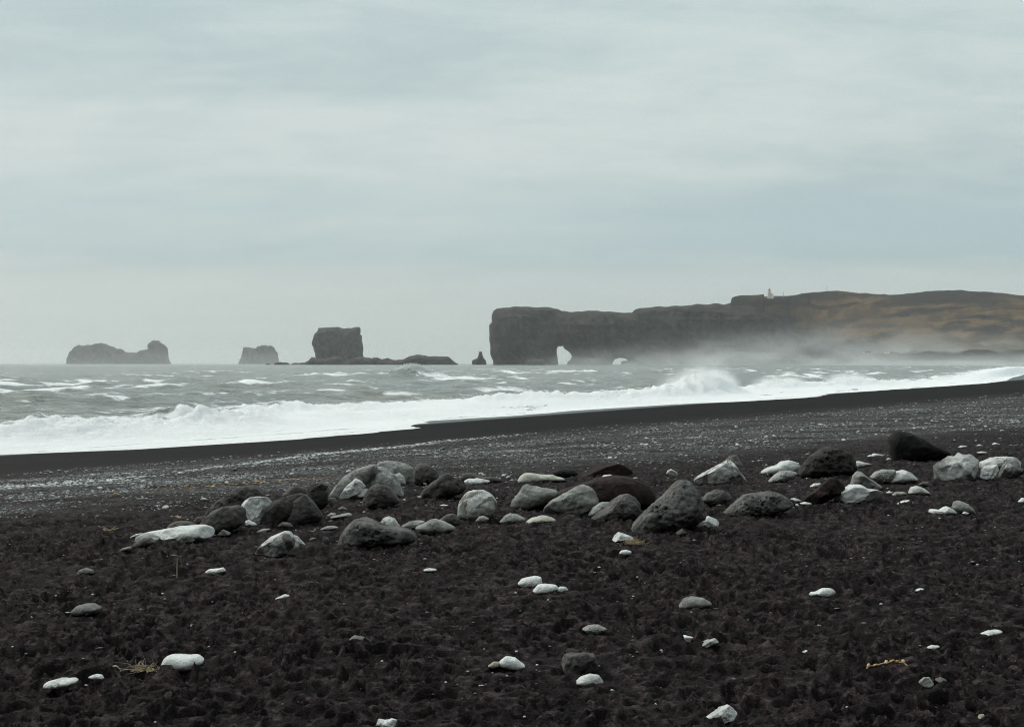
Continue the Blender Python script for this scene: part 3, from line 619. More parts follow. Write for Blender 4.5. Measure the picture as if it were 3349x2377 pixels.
rockm = np.clip(smst(60, 10, t0) * (hz < 24) + 0.9 * smst(0.25, 0.5, fbm2(hX / 120, hz / 16, 4, 57)) * smst(0.0, 0.1, t1) * smst(0.55, 0.3, t1), 0, 1)
rockm = np.maximum(rockm, smst(0.80, 0.93, t1) * smst(0.05, 0.25, per2(hX / 260, hy / 300, 58) + 0.12))
caps = np.exp(-((hp - 1810) / 75) ** 4) + np.exp(-((hp - 2115) / 150) ** 4)
rockm = np.maximum(rockm, np.clip(caps, 0, 1) * smst(0.60, 0.68, t1 + 0.05 * per2(hX / 60, hy / 60, 59)))
rockm = np.maximum(rockm, smst(1705, 1640, hp) * smst(0.9, 0.97, t1))
obj('hill', mesh_np('hill', np.stack([hX, hy, hz], 1), grid_faces(len(HY), len(HP))[:, ::-1], hill_m, True, {'rock': rockm}), kind='structure')

# ------------------------------------------------------------------ far man-made things
def prism(bm_pts, name, mat, parent, **k): return None
def box_mesh(name, boxes, mat, taper=None):
    V, F = [], []
    for (x0, x1, y0, y1, z0, z1, tp) in boxes:
        b = len(V); mx_, my_ = (x0 + x1) / 2, (y0 + y1) / 2
        for z, k in ((z0, 1.0), (z1, tp)):
            V += [(mx_ + (x - mx_) * k, my_ + (y - my_) * k, z) for x, y in ((x0, y0), (x1, y0), (x1, y1), (x0, y1))]
        F += [(b, b+3, b+2, b+1), (b+4, b+5, b+6, b+7)] + [(b+i, b+(i+1) % 4, b+4+(i+1) % 4, b+4+i) for i in range(4)]
    return mesh_np(name, np.array(V), np.array(F), mat, False)
def cyl_mesh(name, rings, mat, n=10):
    V = [(r * math.cos(2*math.pi*i/n), r * math.sin(2*math.pi*i/n), z) for r, z in rings for i in range(n)]
    F = [(k*n+i, k*n+(i+1) % n, (k+1)*n+(i+1) % n, (k+1)*n+i) for k in range(len(rings)-1) for i in range(n)]
    return mesh_np(name, np.array(V), np.array(F), mat, True)
def empty(name, loc, label, cat, group=None, rz=0):
    o = obj(name, None, None, label, cat, group, None, loc); o.rotation_euler.z = rz; return o
def far_at(px, py, Y):
    a, b = ray(*disp(px, py)); return Vector((a * Y, Y, EYE + b * Y))
# lighthouse
q = far_at(1719, 661, 2950); t_ = empty('lighthouse', q, 'white square lighthouse tower with red lantern on top of the headland', 'lighthouse', rz=0.3); t_.scale = (0.88, 0.88, 0.95)
obj('tower', box_mesh('tower', [(-3.4, 3.4, -3.4, 3.4, -6, 10.5, 0.86)], TAN), t_)
obj('buttress', box_mesh('buttress', [(-4.6, -3.42, -1.2, 1.2, -6, 7.5, 0.8)], WHITE), t_); obj('buttress', box_mesh('buttress', [(3.42, 4.6, -1.2, 1.2, -6, 7.5, 0.8)], WHITE), t_)
gal = obj('gallery', box_mesh('gallery', [(-3.6, 3.6, -3.6, 3.6, 10.5, 11.4, 1.0)], WHITE), t_)
obj('lantern', cyl_mesh('lantern', [(2.0, 11.4), (2.0, 14.0)], RED), t_); obj('dome', cyl_mesh('dome', [(2.25, 14.0), (1.6, 15.1), (0.3, 15.9), (0.0, 16.4)], RED), t_)
for k in range(3): obj('window', box_mesh('window', [(-0.5, 0.5, -3.62 + 0.09 * k, -3.1, 0.5 + 3.3 * k, 2.0 + 3.3 * k, 1)], GLASS), t_)
wing = obj('wing', box_mesh('wing', [(4.7, 9.5, -2.5, 2.5, -6, 3.2, 1.0)], WHITE), t_); obj('roof', box_mesh('roof', [(4.5, 9.7, -2.7, 2.7, 3.2, 4.6, 0.4)], RED), t_)
for px, y0, y1, lab in ((1750.4, 665, 651, 'thin pole nearest the lighthouse on the headland skyline'), (1790, 664, 652, 'thin pole second from the lighthouse on the headland skyline'), (1847.4, 655, 638, 'tallest aerial mast on the rounded hilltop right of the lighthouse')):
    q = far_at(px, y0, 2950); h_ = (y0 - y1) / 3177.8 * 2950
    t_ = empty('mast', q, lab, 'mast', 'poles on the headland skyline'); obj('pole', cyl_mesh('pole', [(0.45, -2), (0.3, h_ * 0.6), (0.2, h_)], STEEL, 6), t_)
    obj('crossarm', box_mesh('crossarm', [(-1.2, 1.2, -0.15, 0.15, h_ * 0.86, h_ * 0.90, 1)], STEEL), t_)
def house(px, py, Y, w, d, h_, lab, rz=0.2, roofm=ROOF):
    q = far_at(px, py, Y); t_ = empty('cottage', q, lab, 'cottage', rz=rz)
    obj('wall', box_mesh('wall', [(-w/2, w/2, -d/2, d/2, -3, h_, 1)], WHITE), t_)
    V = np.array([(-w/2-.3, -d/2-.3, h_), (w/2+.3, -d/2-.3, h_), (w/2+.3, d/2+.3, h_), (-w/2-.3, d/2+.3, h_), (-w/2-.3, 0, h_+d*.42), (w/2+.3, 0, h_+d*.42)])
    me = bpy.data.meshes.new('roof'); me.from_pydata(V.tolist(), [], [(0,1,5,4), (2,3,4,5), (0,4,3), (1,2,5), (0,3,2,1)]); me.materials.append(roofm); obj('roof', me, t_)
    for k in (-1, 1): obj('window', box_mesh('window', [(k*w*.28-.6, k*w*.28+.6, -d/2-.06, -d/2+.2, h_*.4, h_*.8, 1)], GLASS), t_)
    obj('door', box_mesh('door', [(-.5, .5, -d/2-.05, -d/2+.2, 0, h_*.75, 1)], STEEL), t_)
house(2240, 724, 2640, 8, 5, 3.0, 'small white cottage alone on the brown hillside near the right edge')
house(1823, 655, 2960, 14, 6, 2.2, 'long low pale building on the skyline between the masts', roofm=WHITE)
def vehicle(px, py, Y, lab, name, cat, L, W, Hh, lit):
    q = far_at(px, py, Y); t_ = empty(name, q, lab, cat, 'vehicles parked below the headland hill', 0.1)
    obj('body', box_mesh('body', [(-L/2, L/2, -W/2, W/2, 0.45, Hh*.6, 1.0), (-L/2*.96, L/2*.9, -W/2*.95, W/2*.95, Hh*.6, Hh, 0.92)], WHITE), t_)
    obj('window', box_mesh('window', [(-L/2*.85, L/2*.75, -W/2*.97-.02, -W/2*.9, Hh*.62, Hh*.88, 1)], GLASS), t_)
    for k in (-1, 1):
        wme = cyl_mesh('wheel', [(0.0, -.15), (.45, -.15), (.45, .15), (0.0, .15)], TYRE, 10); w = obj('wheel', wme, t_); w.rotation_euler.x = math.pi/2; w.location = (k*L*.32, -W/2, .45)
    if lit:
        for k in (-1, 1): obj('headlight', cyl_mesh('headlight', [(0.0, -.1), (.5, -.1), (.5, .1), (0.0, .1)], LAMP, 8), t_, loc=(k*L*.30, -W/2-.12, Hh*.42)).rotation_euler.x = math.pi/2
vehicle(1939, 790, 2180, 'white coach parked in the mist below the hill', 'coach', 'coach', 13, 2.6, 3.6, False)
vehicle(1972, 790, 2180, 'pale van parked between the coach and the lit van', 'van', 'van', 5.5, 2.1, 2.4, False)
vehicle(1981.5, 790.6, 2170, 'van with its warm lamps lit, parked below the hill', 'van', 'van', 6, 2.1, 2.8, True)
vehicle(1990, 789, 2190, 'pale van parked last in the row beside the lit van', 'van', 'van', 5, 2.1, 3.0, False)

# ------------------------------------------------------------------ boulders and stones
def icosphere(sub):
    V, F = ICO; V = V.copy(); F = F.copy()
    for _ in range(sub):
        e = np.sort(np.concatenate([F[:, [0, 1]], F[:, [1, 2]], F[:, [2, 0]]]), 1); ue, inv = np.unique(e, axis=0, return_inverse=True); inv = inv.ravel()
        mid = V[ue[:, 0]] + V[ue[:, 1]]; mid /= np.linalg.norm(mid, axis=1, keepdims=True)
        n = len(F); m = inv.reshape(3, n).T + len(V); V = np.concatenate([V, mid])
        a, b, c = F.T; F = np.concatenate([np.stack([a, m[:, 0], m[:, 2]], 1), np.stack([b, m[:, 1], m[:, 0]], 1), np.stack([c, m[:, 2], m[:, 1]], 1), m])
    return V, F
SPH = {k: icosphere(k) for k in (2, 3, 4, 5)}
CROP = {'A': (300, 1450, .30594), 'B': (900, 1450, .30594), 'C': (1450, 1450, .30594), 'D': (2000, 1400, .30594), 'E': (2600, 1350, .32736), 'F': (0, 1800, .48077), 'G': (1100, 1800, .48077), 'H': (2200, 1700, .50219)}
TAKEN = []
def stone(crop, mat, pts, label, name='boulder', cat='boulder', depth=0.8, ang=0.0, pit=0.0, bumpy=1.0, sub=None, back=0.0, group=None, seed=None):
    ox, oy, sc = CROP[crop]; P = np.array([(ox + x * sc, oy + y * sc) for x, y in pts]); seed = seed or (int(P[0, 0] * 7 + P[0, 1] * 3) % 997)
    r = np.random.default_rng(seed)
    w = np.ptp(P[:, 0]); hgt = np.ptp(P[:, 1]); cxp = (P[:, 0].min() + P[:, 0].max()) / 2; bot = P[:, 1].max()
    X0, Y0, Z0 = hit(cxp, bot)
    halfd = 0.5 * w * Y0 / FPX * depth; Yc = Y0 + halfd * 0.75 + back
    # the base goes on below the sand
    k = Yc / FPX
    Q = np.stack([(P[:, 0] - CXP) * k, EYE - (P[:, 1] - CYP) * k], 1)
    # centroid
    c = np.array([Q[:, 0].mean() * 0.3 + (Q[:, 0].min() + Q[:, 0].max()) * 0.35, Q[:, 1].mean() * 0.3 + (Q[:, 1].min() + Q[:, 1].max()) * 0.35])
    # dense outline -> radius by angle
    n = len(Q); dense = np.concatenate([Q[i] + (Q[(i + 1) % n] - Q[i]) * np.linspace(0, 1, 24, endpoint=False)[:, None] for i in range(n)])
    th = np.arctan2(dense[:, 1] - c[1], dense[:, 0] - c[0]); rad = np.hypot(*(dense - c).T)
    nb = 120; bins = np.full(nb, -1.0); bi = ((th + np.pi) / (2 * np.pi) * nb).astype(int) % nb
    np.maximum.at(bins, bi, rad)
    ok = bins > 0; bins = np.interp(np.arange(nb), np.arange(nb)[ok], bins[ok], period=nb)
    ker = np.array([0.15, 0.7, 0.15]) if ang > 0 else np.array([0.06, 0.24, 0.4, 0.24, 0.06]); h2 = len(ker) // 2
    bins = np.convolve(np.concatenate([bins[-h2:], bins, bins[:h2]]), ker, 'valid')
    pxw = w * 1024 / 3349
    sub = sub or (5 if pxw > 60 or (pit and pxw > 40) else 4 if pxw > 17 else 3 if pxw > 6 else 2)
    V, F = SPH[sub]; d = V.copy()
    rho = np.hypot(d[:, 0], d[:, 2]); tt = np.arctan2(d[:, 2], d[:, 0])
    f = (tt + np.pi) / (2 * np.pi) * nb - 0.5; i0 = np.floor(f).astype(int); fr = f - i0
    rt = bins[i0 % nb] * (1 - fr) + bins[(i0 + 1) % nb] * fr
    rmean = bins.mean()
    # towards the middle the outline matters less
    blend = np.clip(rho, 0, 1) ** 0.6
    rt = rt * blend + (rt * 0.6 + rmean * 0.4) * (1 - blend)
    sup = np.clip(np.sqrt(1 - np.clip(1 - np.abs(d[:, 1]), 0, 1) ** 2), 0, 1)      # boxier in depth
    dep = np.sign(d[:, 1]) * (0.65 * np.abs(d[:, 1]) + 0.35 * sup) * halfd
    L = np.stack([d[:, 0] / np.maximum(rho, 1e-6) * rt * rho, dep, d[:, 2] / np.maximum(rho, 1e-6) * rt * rho], 1)
    lean = r.uniform(-0.15, 0.35); L[:, 1] += lean * np.maximum(L[:, 2], 0) * (1 - 0.0)      # faces lean back a little
    S = max(rmean, 1e-4); u_ = L / S
    if ang > 0:
        for _ in range(int(3 + 5 * ang)):
            nrm = np.array([r.normal() * 0.8, -abs(r.normal()) - 0.25, r.normal() * 0.7 + 0.25]); nrm /= np.linalg.norm(nrm)
            pr = u_ @ nrm; lim = np.quantile(pr, 1) * r.uniform(0.62, 0.85); ov = np.maximum(pr - lim, 0); u_ = u_ - np.outer(ov * 0.92, nrm)
    o3_ = seed * 1.7
    nz = 0.16 * fbm3(u_[:, 0] * 1.1 + o3_, u_[:, 1] * 1.1, u_[:, 2] * 1.1, 3, 3, 0.5) * bumpy
    nz += 0.075 * (fbm3(u_[:, 0] * 3.5 + o3_, u_[:, 1] * 3.5, u_[:, 2] * 3.5, 3, 9, 0.55)) * bumpy
    if ang > 0: nz += -0.14 * (0.3 + ang) * np.abs(per3(u_[:, 0] * 1.6 + o3_, u_[:, 1] * 1.6, u_[:, 2] * 1.6, 14))
    if pit and sub >= 4:
        m_ = S * 1.0
        nz += -pit * (0.16 * pits3(u_[:, 0] + o3_, u_[:, 1], u_[:, 2], 0.34, 1, 0.55) + 0.09 * pits3(u_[:, 0] + o3_, u_[:, 1], u_[:, 2], 0.17, 2, 0.75))
    dirn = V * np.array([1, 1, 1]); u_ = u_ + dirn * nz[:, None] * (0.18 + 0.82 * np.abs(V[:, 1]) ** 0.6)[:, None]
    W = u_ * S
    gzc = float(ground_z(np.array([c[0]]), np.array([Yc]))[0])
    base = np.array([c[0], Yc, gzc - 0.05 * np.ptp(Q[:, 1])]); me = mesh_np(name, W + np.array([0, 0, c[1] - gzc]), F, MAT[mat])
    return obj(name, me, None, label, cat, group or 'boulders and stones on the black sand', None, base)
BG = 'row of boulders across the beach'
def bo(*a, **k): k.setdefault('group', BG); return stone(*a, **k)
def st(*a, **k): k.setdefault('name', 'stone'); k.setdefault('cat', 'stone'); k.setdefault('group', 'single stones lying on the sand'); return stone(*a, **k)
HAZE = 6.3e-5
# spray mist rising off the surf
MIST = [
 ((620, 2380, -6), (520, 170, 118), 0.0092, 'white spray mist billowing up the foot of the headland cliff', 3.2, (1.5, 0.5, 0.9)),
 ((900, 2020, -4), (640, 230, 40), 0.0105, 'low white mist over the shore below the brown hill', 3.0, (1.6, 0.5, 0.8)),
 ((760, 1250, -3), (420, 560, 22), 0.0065, 'thin white spray drifting off the surf along the far beach', 3.0, (1.2, 1.0, 0.8)),
 ((260, 2480, -5), (300, 110, 62), 0.0075, 'low white mist under the cliff right of the arch', 3.0, (1.6, 0.5, 0.8)),
 ((-900, 4300, -8), (3000, 1100, 110), 0.00027, 'thin low mist out at sea round the farther stacks', 2.0, (1, 1, 1)),
]
# --- left end of the row
bo('A', 'white', [(415,1065),(440,1010),(560,955),(740,915),(950,880),(1200,870),(1290,905),(1320,940),(1285,985),(1130,1000),(960,1030),(760,1065),(600,1050)], 'long white slab of rock lying at the left end of the boulder row', depth=0.55, ang=0.5, bumpy=0.7)
bo('A', 'dgrey', [(415,1105),(470,1050),(560,1005),(630,1003),(690,1050),(600,1090),(480,1120)], 'small dark rounded rock against the front of the long white slab', depth=0.7)
bo('A', 'grey', [(865,1075),(920,1020),(985,975),(1060,990),(1105,1030),(1000,1055)], 'small grey wedge leaning on the middle of the long white slab', ang=0.5)
st('A', 'lgrey', [(285,1150),(330,1115),(410,1095),(430,1120),(350,1150)], 'small grey stone poking out in front of the dark rock at the row\'s left end')
st('A', 'white', [(262,1036),(275,1020),(295,1014),(330,1028),(300,1042)], 'small white pebble just left of the long white slab', name='pebble', cat='pebble')
st('A', 'pale', [(400,1005),(470,965),(550,955),(520,985),(440,1008)], 'thin pale sliver of stone behind the left tip of the long white slab')
bo('A', 'dgrey', [(795,915),(830,860),(900,830),(1040,830),(1130,865),(1160,900),(1000,930)], 'low dark hump of rock just behind the long white slab')
bo('A', 'dgrey', [(1150,880),(1180,810),(1300,700),(1420,660),(1560,645),(1640,700),(1640,830),(1560,890),(1320,965),(1200,930)], 'large smooth dark grey oval boulder behind the right end of the white slab', depth=0.8)
bo('A', 'dgrey', [(1080,830),(1130,780),(1200,770),(1240,790),(1150,870),(1090,860)], 'small dark stone tucked left of the dark grey oval boulder')
bo('A', 'dgrey', [(1200,770),(1260,690),(1360,590),(1500,490),(1640,435),(1760,450),(1850,540),(1830,640),(1600,720),(1350,790)], 'broad dark rough boulder sloping up behind the oval boulder and white block', depth=0.6, pit=0.6)
bo('A', 'pale', [(1580,650),(1620,600),(1680,560),(1760,548),(1870,555),(1930,610),(1900,680),(1880,720),(1900,790),(1800,840),(1700,865),(1650,840),(1640,700)], 'upright white block with a dark brown stain between two dark boulders', ang=0.6, bumpy=0.7)
st('A', 'white', [(1610,830),(1680,815),(1770,860),(1740,885),(1650,875)], 'flat white stone at the foot of the upright white block')
st('A', 'grey', [(1690,835),(1740,785),(1810,800),(1815,860),(1750,872)], 'small grey stone leaning against the foot of the upright white block', ang=0.4)
st('A', 'lgrey', [(1340,975),(1400,917),(1450,935),(1500,965),(1400,980)], 'small grey peaked stone right of the long white slab', ang=0.4)
st('A', 'lgrey', [(1745,945),(1820,912),(1915,908),(1880,940),(1800,952)], 'thin flat grey stone in front of the upright white block')
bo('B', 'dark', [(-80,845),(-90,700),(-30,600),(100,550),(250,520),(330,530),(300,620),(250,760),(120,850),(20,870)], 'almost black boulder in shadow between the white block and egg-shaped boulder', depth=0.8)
bo('B', 'dgrey', [(70,560),(140,470),(230,445),(320,470),(350,530),(200,580)], 'dark rounded top of a boulder showing above the almost black boulder')
bo('B', 'dgrey', [(320,500),(400,420),(500,405),(570,440),(545,500),(400,540)], 'dark flat-topped rock behind the egg-shaped boulder, beside the big pile', ang=0.4)
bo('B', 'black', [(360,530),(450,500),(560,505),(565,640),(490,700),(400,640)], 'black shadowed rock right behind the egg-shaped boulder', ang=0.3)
bo('B', 'dgrey', [(125,830),(130,700),(190,590),(320,520),(400,600),(470,690),(515,770),(480,810),(300,860),(180,870)], 'egg-shaped dark grey boulder standing on its broad end', depth=0.85, bumpy=0.8)
st('B', 'dgrey', [(20,880),(80,835),(160,850),(200,890),(100,900)], 'dark flat stone in front of the egg-shaped boulder')
bo('A', 'mottled', [(1730,1205),(1790,1090),(1900,990),(2060,925),(2120,930),(2170,990),(2165,1080),(2090,1155),(1960,1200),(1840,1200)], 'white rock streaked with brown standing alone in front of the row', ang=0.25, bumpy=0.8)
bo('B', 'pale', [(185,975),(240,985),(325,1080),(300,1120),(200,1120)], 'pale shoulder of rock leaning on the brown-streaked white rock', ang=0.4)
# --- the big pile
bo('B', 'lgrey', [(560,565),(640,450),(730,340),(850,260),(1000,215),(1090,200),(1100,290),(1000,400),(850,500),(720,570),(640,590)], 'long grey boulder sloping down the left side of the big pile', depth=0.6, bumpy=0.8)
bo('B', 'lgrey', [(1060,260),(1090,200),(1170,178),(1310,180),(1400,220),(1470,250),(1485,330),(1470,410),(1420,430),(1250,400),(1100,330)], 'broad grey boulder forming the top of the big pile', depth=0.7, pit=0.4)
bo('B', 'white', [(665,585),(740,470),(860,360),(930,400),(970,450),(900,530),(800,570),(700,592)], 'angular white rock propped against the left side of the big pile', ang=0.8, back=-0.35)
bo('B', 'white', [(670,582),(780,540),(900,480),(990,478),(985,540),(930,570),(840,572),(720,592)], 'low white rock at the foot of the big pile beside the dark cone', ang=0.4, back=-0.1)
bo('B', 'lpitted', [(1000,330),(1060,240),(1130,228),(1200,270),(1290,330),(1340,430),(1375,540),(1330,580),(1200,560),(1060,500),(950,440),(935,400),(960,345)], 'light grey rounded boulder in the middle of the big pile', depth=0.7, bumpy=1.1)
bo('B', 'dgrey', [(930,680),(950,560),(1010,460),(1080,425),(1150,430),(1220,460),(1290,540),(1345,610),(1250,660),(1100,690)], 'dark pitted cone-shaped boulder at the front of the big pile', pit=0.8)
st('B', 'white', [(1105,672),(1130,620),(1200,590),(1280,600),(1330,640),(1300,670),(1200,682)], 'smooth white oval stone in front of the dark cone-shaped boulder', bumpy=0.4)
bo('B', 'pale', [(1275,330),(1330,305),(1380,350),(1398,430),(1340,440),(1300,400)], 'small pale knob of rock on the right side of the big pile')
bo('B', 'dgrey', [(1480,410),(1490,260),(1530,210),(1640,215),(1730,290),(1765,360),(1700,420),(1560,435)], 'dark rounded boulder right behind the top of the big pile', depth=0.8)
st('B', 'white', [(1480,340),(1486,290),(1510,292),(1518,340),(1498,352)], 'tiny white stone wedged between the pile and the boulder behind it', back=-0.25)
bo('B', 'dgrey', [(1535,570),(1580,490),(1660,420),(1780,330),(1840,300),(1900,330),(1900,420),(1760,530),(1660,585)], 'dark sloping boulder just right of the big pile, behind a blacker one', depth=0.6)
bo('B', 'dark', [(1650,590),(1700,490),(1780,390),(1880,350),(1970,370),(2045,450),(2010,510),(1880,555),(1740,590)], 'blackish rounded boulder between the big pile and the speckled white boulder', depth=0.8)
st('B', 'pale', [(1660,408),(1690,360),(1740,365),(1710,405)], 'small pale stone behind the dark sloping boulder right of the pile')
bo('C', 'dgrey', [(170,390),(210,320),(290,308),(400,350),(560,355),(650,395),(500,425),(230,420)], 'low grey-brown rock lying flat behind the speckled white boulder', depth=0.5)
st('C', 'pale', [(215,400),(270,375),(400,372),(510,400),(430,430),(260,452)], 'flat white stone lying behind the speckled white boulder')
bo('C', 'mottled', [(158,770),(160,640),(200,570),(250,510),(320,482),(430,488),(520,530),(575,600),(550,690),(500,760),(400,810),(260,812)], 'round white boulder speckled with dark patches', depth=0.85, bumpy=0.7)
st('C', 'lgrey', [(340,825),(380,780),(430,768),(490,800),(460,838),(390,845)], 'small pale stone at the foot of the speckled white boulder')
bo('B', 'pitted', [(665,1090),(700,980),(750,890),(850,800),(950,785),(1060,820),(1150,870),(1300,880),(1430,910),(1510,970),(1505,1030),(1400,1055),(1200,1080),(1000,1095)], 'wide pitted grey boulder with a sloping right end, front centre of the row', depth=0.65, pit=0.8)
bo('B', 'mottled', [(1110,850),(1160,790),(1210,772),(1280,800),(1345,890),(1260,920),(1150,900)], 'small blotched white stone peeping over the wide pitted boulder', bumpy=0.6)
bo('B', 'lgrey', [(1340,885),(1430,830),(1520,820),(1600,830),(1590,885),(1450,915)], 'pale flat stone just right of the wide pitted boulder')
bo('B', 'lgrey', [(1490,895),(1570,860),(1650,810),(1710,800),(1810,830),(1890,870),(1935,900),(1870,935),(1780,965),(1640,955),(1560,925)], 'smooth light grey oval boulder right of the wide pitted boulder', bumpy=0.7)
bo('B', 'dgrey', [(1755,810),(1830,755),(1900,740),(1975,790),(1980,865),(1900,880),(1800,850)], 'small dark grey rock left of the foot of the speckled white boulder')
st('B', 'pale', [(550,772),(590,740),(650,745),(645,775),(590,785)], 'pale stone, left one of two flat stones below the big pile')
st('B', 'lgrey', [(570,790),(700,755),(790,740),(830,765),(720,798)], 'long thin grey stone, right one of two flat stones below the big pile')
st('B', 'lgrey', [(475,918),(540,885),(620,880),(680,895),(600,925)], 'low grey stone between the brown-streaked white rock and wide pitted boulder')
st('B', 'lgrey', [(360,1028),(400,1005),(440,1010),(405,1030)], 'thin grey chip right of the brown-streaked white rock', name='pebble', cat='pebble')
st('B', 'white', [(1498,592),(1530,562),(1567,563),(1545,592)], 'small bright white pebble in front of the blackish rounded boulder', name='pebble', cat='pebble')
st('B', 'white', [(1362,598),(1385,588),(1402,608),(1380,615)], 'tiny white pebble right of the smooth white oval stone', name='pebble', cat='pebble')
st('B', 'white', [(1752,662),(1800,650),(1858,662),(1800,670)], 'thin white sliver left of the speckled white boulder', name='pebble', cat='pebble')
st('B', 'white', [(930,732),(950,722),(972,728),(955,738)], 'tiny white pebble below the dark cone-shaped boulder', name='pebble', cat='pebble')
st('B', 'grey', [(550,610),(590,570),(640,580),(662,615),(625,640),(605,685),(585,660)], 'small hollowed grey stone like a skull left of the big pile', ang=0.4)
st('B', 'grey', [(665,695),(720,668),(775,705),(710,718)], 'small grey stone half buried below the left side of the big pile')
st('B', 'lgrey', [(1535,418),(1590,402),(1652,415),(1590,432)], 'flat pale stone below the dark rounded boulder right of the pile')
# --- middle
bo('C', 'cream', [(788,415),(810,360),(860,315),(940,312),(1060,330),(1170,330),(1240,365),(1328,375),(1300,392),(1150,390),(1000,412),(850,425)], 'long cream rock tapering to the right like a log', depth=0.5, bumpy=0.7)
bo('C', 'black', [(1080,330),(1180,290),(1300,265),(1400,280),(1445,325),(1350,362),(1200,360)], 'low black rock right behind the tapering cream rock', depth=0.6)
bo('C', 'brown', [(1450,360),(1530,290),(1640,240),(1760,225),(1870,205),(1950,240),(2035,305),(1900,350),(1700,365)], 'dark brown ridged mound behind the longest brown boulder', depth=0.6, ang=0.4)
st('C', 'white', [(1678,362),(1720,335),(1790,330),(1812,342),(1750,362)], 'white sliver of stone on the brown mound above the longest boulder', back=-0.2)
bo('C', 'lgrey', [(718,675),(735,600),(790,530),(840,450),(890,420),(960,440),(1080,470),(1235,490),(1200,560),(1080,630),(900,695),(780,705)], 'grey wedge-shaped boulder left of the longest brown boulder', depth=0.7, bumpy=0.8)
bo('C', 'brown', [(858,712),(930,630),(1080,570),(1250,500),(1400,440),(1560,380),(1700,345),(1870,335),(2050,370),(2180,430),(2250,520),(2275,610),(2200,650),(2050,660),(1700,690),(1400,700),(1060,720)], 'longest boulder of the row, dark brown and shaped like a seal', depth=0.4, bumpy=0.6, back=0.25)
bo('C', 'lgrey', [(1065,735),(1075,680),(1130,610),(1250,540),(1400,460),(1500,422),(1570,440),(1630,500),(1662,590),(1640,660),(1550,710),(1460,755),(1300,765),(1100,760)], 'grey boulder with a dark hollow in its face, leaning on the seal-shaped boulder', depth=0.6, ang=0.55)
bo('C', 'pitted', [(1555,808),(1640,750),(1760,660),(1840,570),(1910,530),(1980,525),(2060,570),(2110,640),(2105,740),(2000,790),(1800,820),(1620,825)], 'speckled grey boulder with a long tail to the left', depth=0.7, pit=0.5)
bo('C', 'lgrey', [(1545,760),(1600,680),(1680,620),(1770,615),(1810,650),(1720,740),(1600,785)], 'grey rounded rock tucked behind the tailed speckled boulder')
st('C', 'lgrey', [(598,840),(650,770),(710,745),(790,755),(880,800),(840,838),(700,850)], 'pale low stone in front of the grey wedge-shaped boulder')
st('C', 'cream', [(862,850),(940,800),(1050,768),(1120,775),(1218,818),(1100,838),(960,850)], 'thin crescent-shaped pale stone in front of the grey hollowed boulder')
st('C', 'white', [(1798,1035),(1830,980),(1870,942),(1950,965),(2040,1000),(2050,1020),(1950,1030),(1880,1040)], 'white angular stone beside a tuft of dry straw', ang=0.6)
st('C', 'white', [(1878,1172),(1900,1140),(1960,1135),(2012,1150),(2005,1182),(1930,1192)], 'rounded white pebble just below the tuft of dry straw', bumpy=0.4)
st('C', 'pale', [(2095,640),(2110,605),(2175,648),(2130,670)], 'small pale stone between the tailed speckled boulder and the tallest boulder')
# --- right of centre
bo('D', 'pitted', [(212,1070),(230,1000),(330,900),(430,790),(540,700),(640,600),(720,540),(790,530),(860,560),(930,640),(980,760),(1005,930),(900,1000),(780,1060),(600,1095),(400,1115),(260,1120)], 'tallest boulder of the row, grey, pitted and peaked', depth=0.65, pit=1.0)
bo('D', 'white', [(772,1055),(830,1000),(900,955),(1050,937),(1120,970),(1198,1010),(1100,1045),(900,1060),(820,1068)], 'white flat-bottomed rock at the right foot of the tallest boulder', ang=0.4, bumpy=0.7)
st('D', 'dgrey', [(678,1115),(760,1065),(830,1130),(740,1148)], 'small dark pointed stone below the tallest boulder', ang=0.4)
bo('D', 'pitted', [(958,760),(1020,690),(1110,653),(1200,658),(1265,700),(1280,750),(1200,805),(1050,815)], 'small round pitted boulder right behind the tallest boulder', pit=0.7)
bo('D', 'pitted', [(1162,928),(1230,870),(1350,760),(1450,700),(1560,690),(1690,660),(1800,690),(1890,740),(1945,810),(1850,870),(1600,925),(1300,940)], 'low broad dark boulder riddled with holes right of the tallest boulder', depth=0.6, pit=1.1)
bo('D', 'mottled', [(872,545),(920,500),(1050,430),(1180,360),(1250,322),(1290,330),(1340,400),(1400,490),(1438,545),(1300,570),(1080,595),(900,590)], 'pale triangular boulder with a shallow dished face like a shell', depth=0.5, ang=0.6, bumpy=0.6)
bo('D', 'grey', [(1200,340),(1270,290),(1330,275),(1370,320),(1402,390),(1370,410),(1300,400)], 'grey pointed rock right behind the shell-like triangular boulder', ang=0.5)
bo('D', 'pale', [(1585,475),(1650,420),(1760,395),(1820,350),(1900,335),(1980,360),(2038,410),(2010,470),(1900,485),(1780,485),(1700,492)], 'pale smooth boulder with a long low snout left of the weed-covered mound', depth=0.6, bumpy=0.7)
bo('D', 'lpitted', [(1672,572),(1730,510),(1800,460),(1900,445),(1985,470),(1950,530),(1800,575)], 'holed grey stone in front of the pale boulder with a snout', pit=0.8)
st('D', 'white', [(576,495),(600,450),(640,432),(700,465),(714,495),(650,508)], 'small angular white stone alone behind the tallest boulder', ang=0.6)
st('D', 'white', [(2118,624),(2160,590),(2238,586),(2205,630)], 'white stone left of the brown leaning wedge')
st('D', 'white', [(1908,752),(1960,743),(2032,770),(1980,795)], 'white stone above its twin at the tip of the brown leaning wedge')
st('D', 'white', [(2008,802),(2070,785),(2148,805),(2080,826)], 'oval white stone at the lower tip of the brown leaning wedge', bumpy=0.4)
st('D', 'white', [(1963,815),(1988,806),(2012,832),(1990,838)], 'tiny white pebble left of the oval stone at the brown wedge\'s tip', name='pebble', cat='pebble')
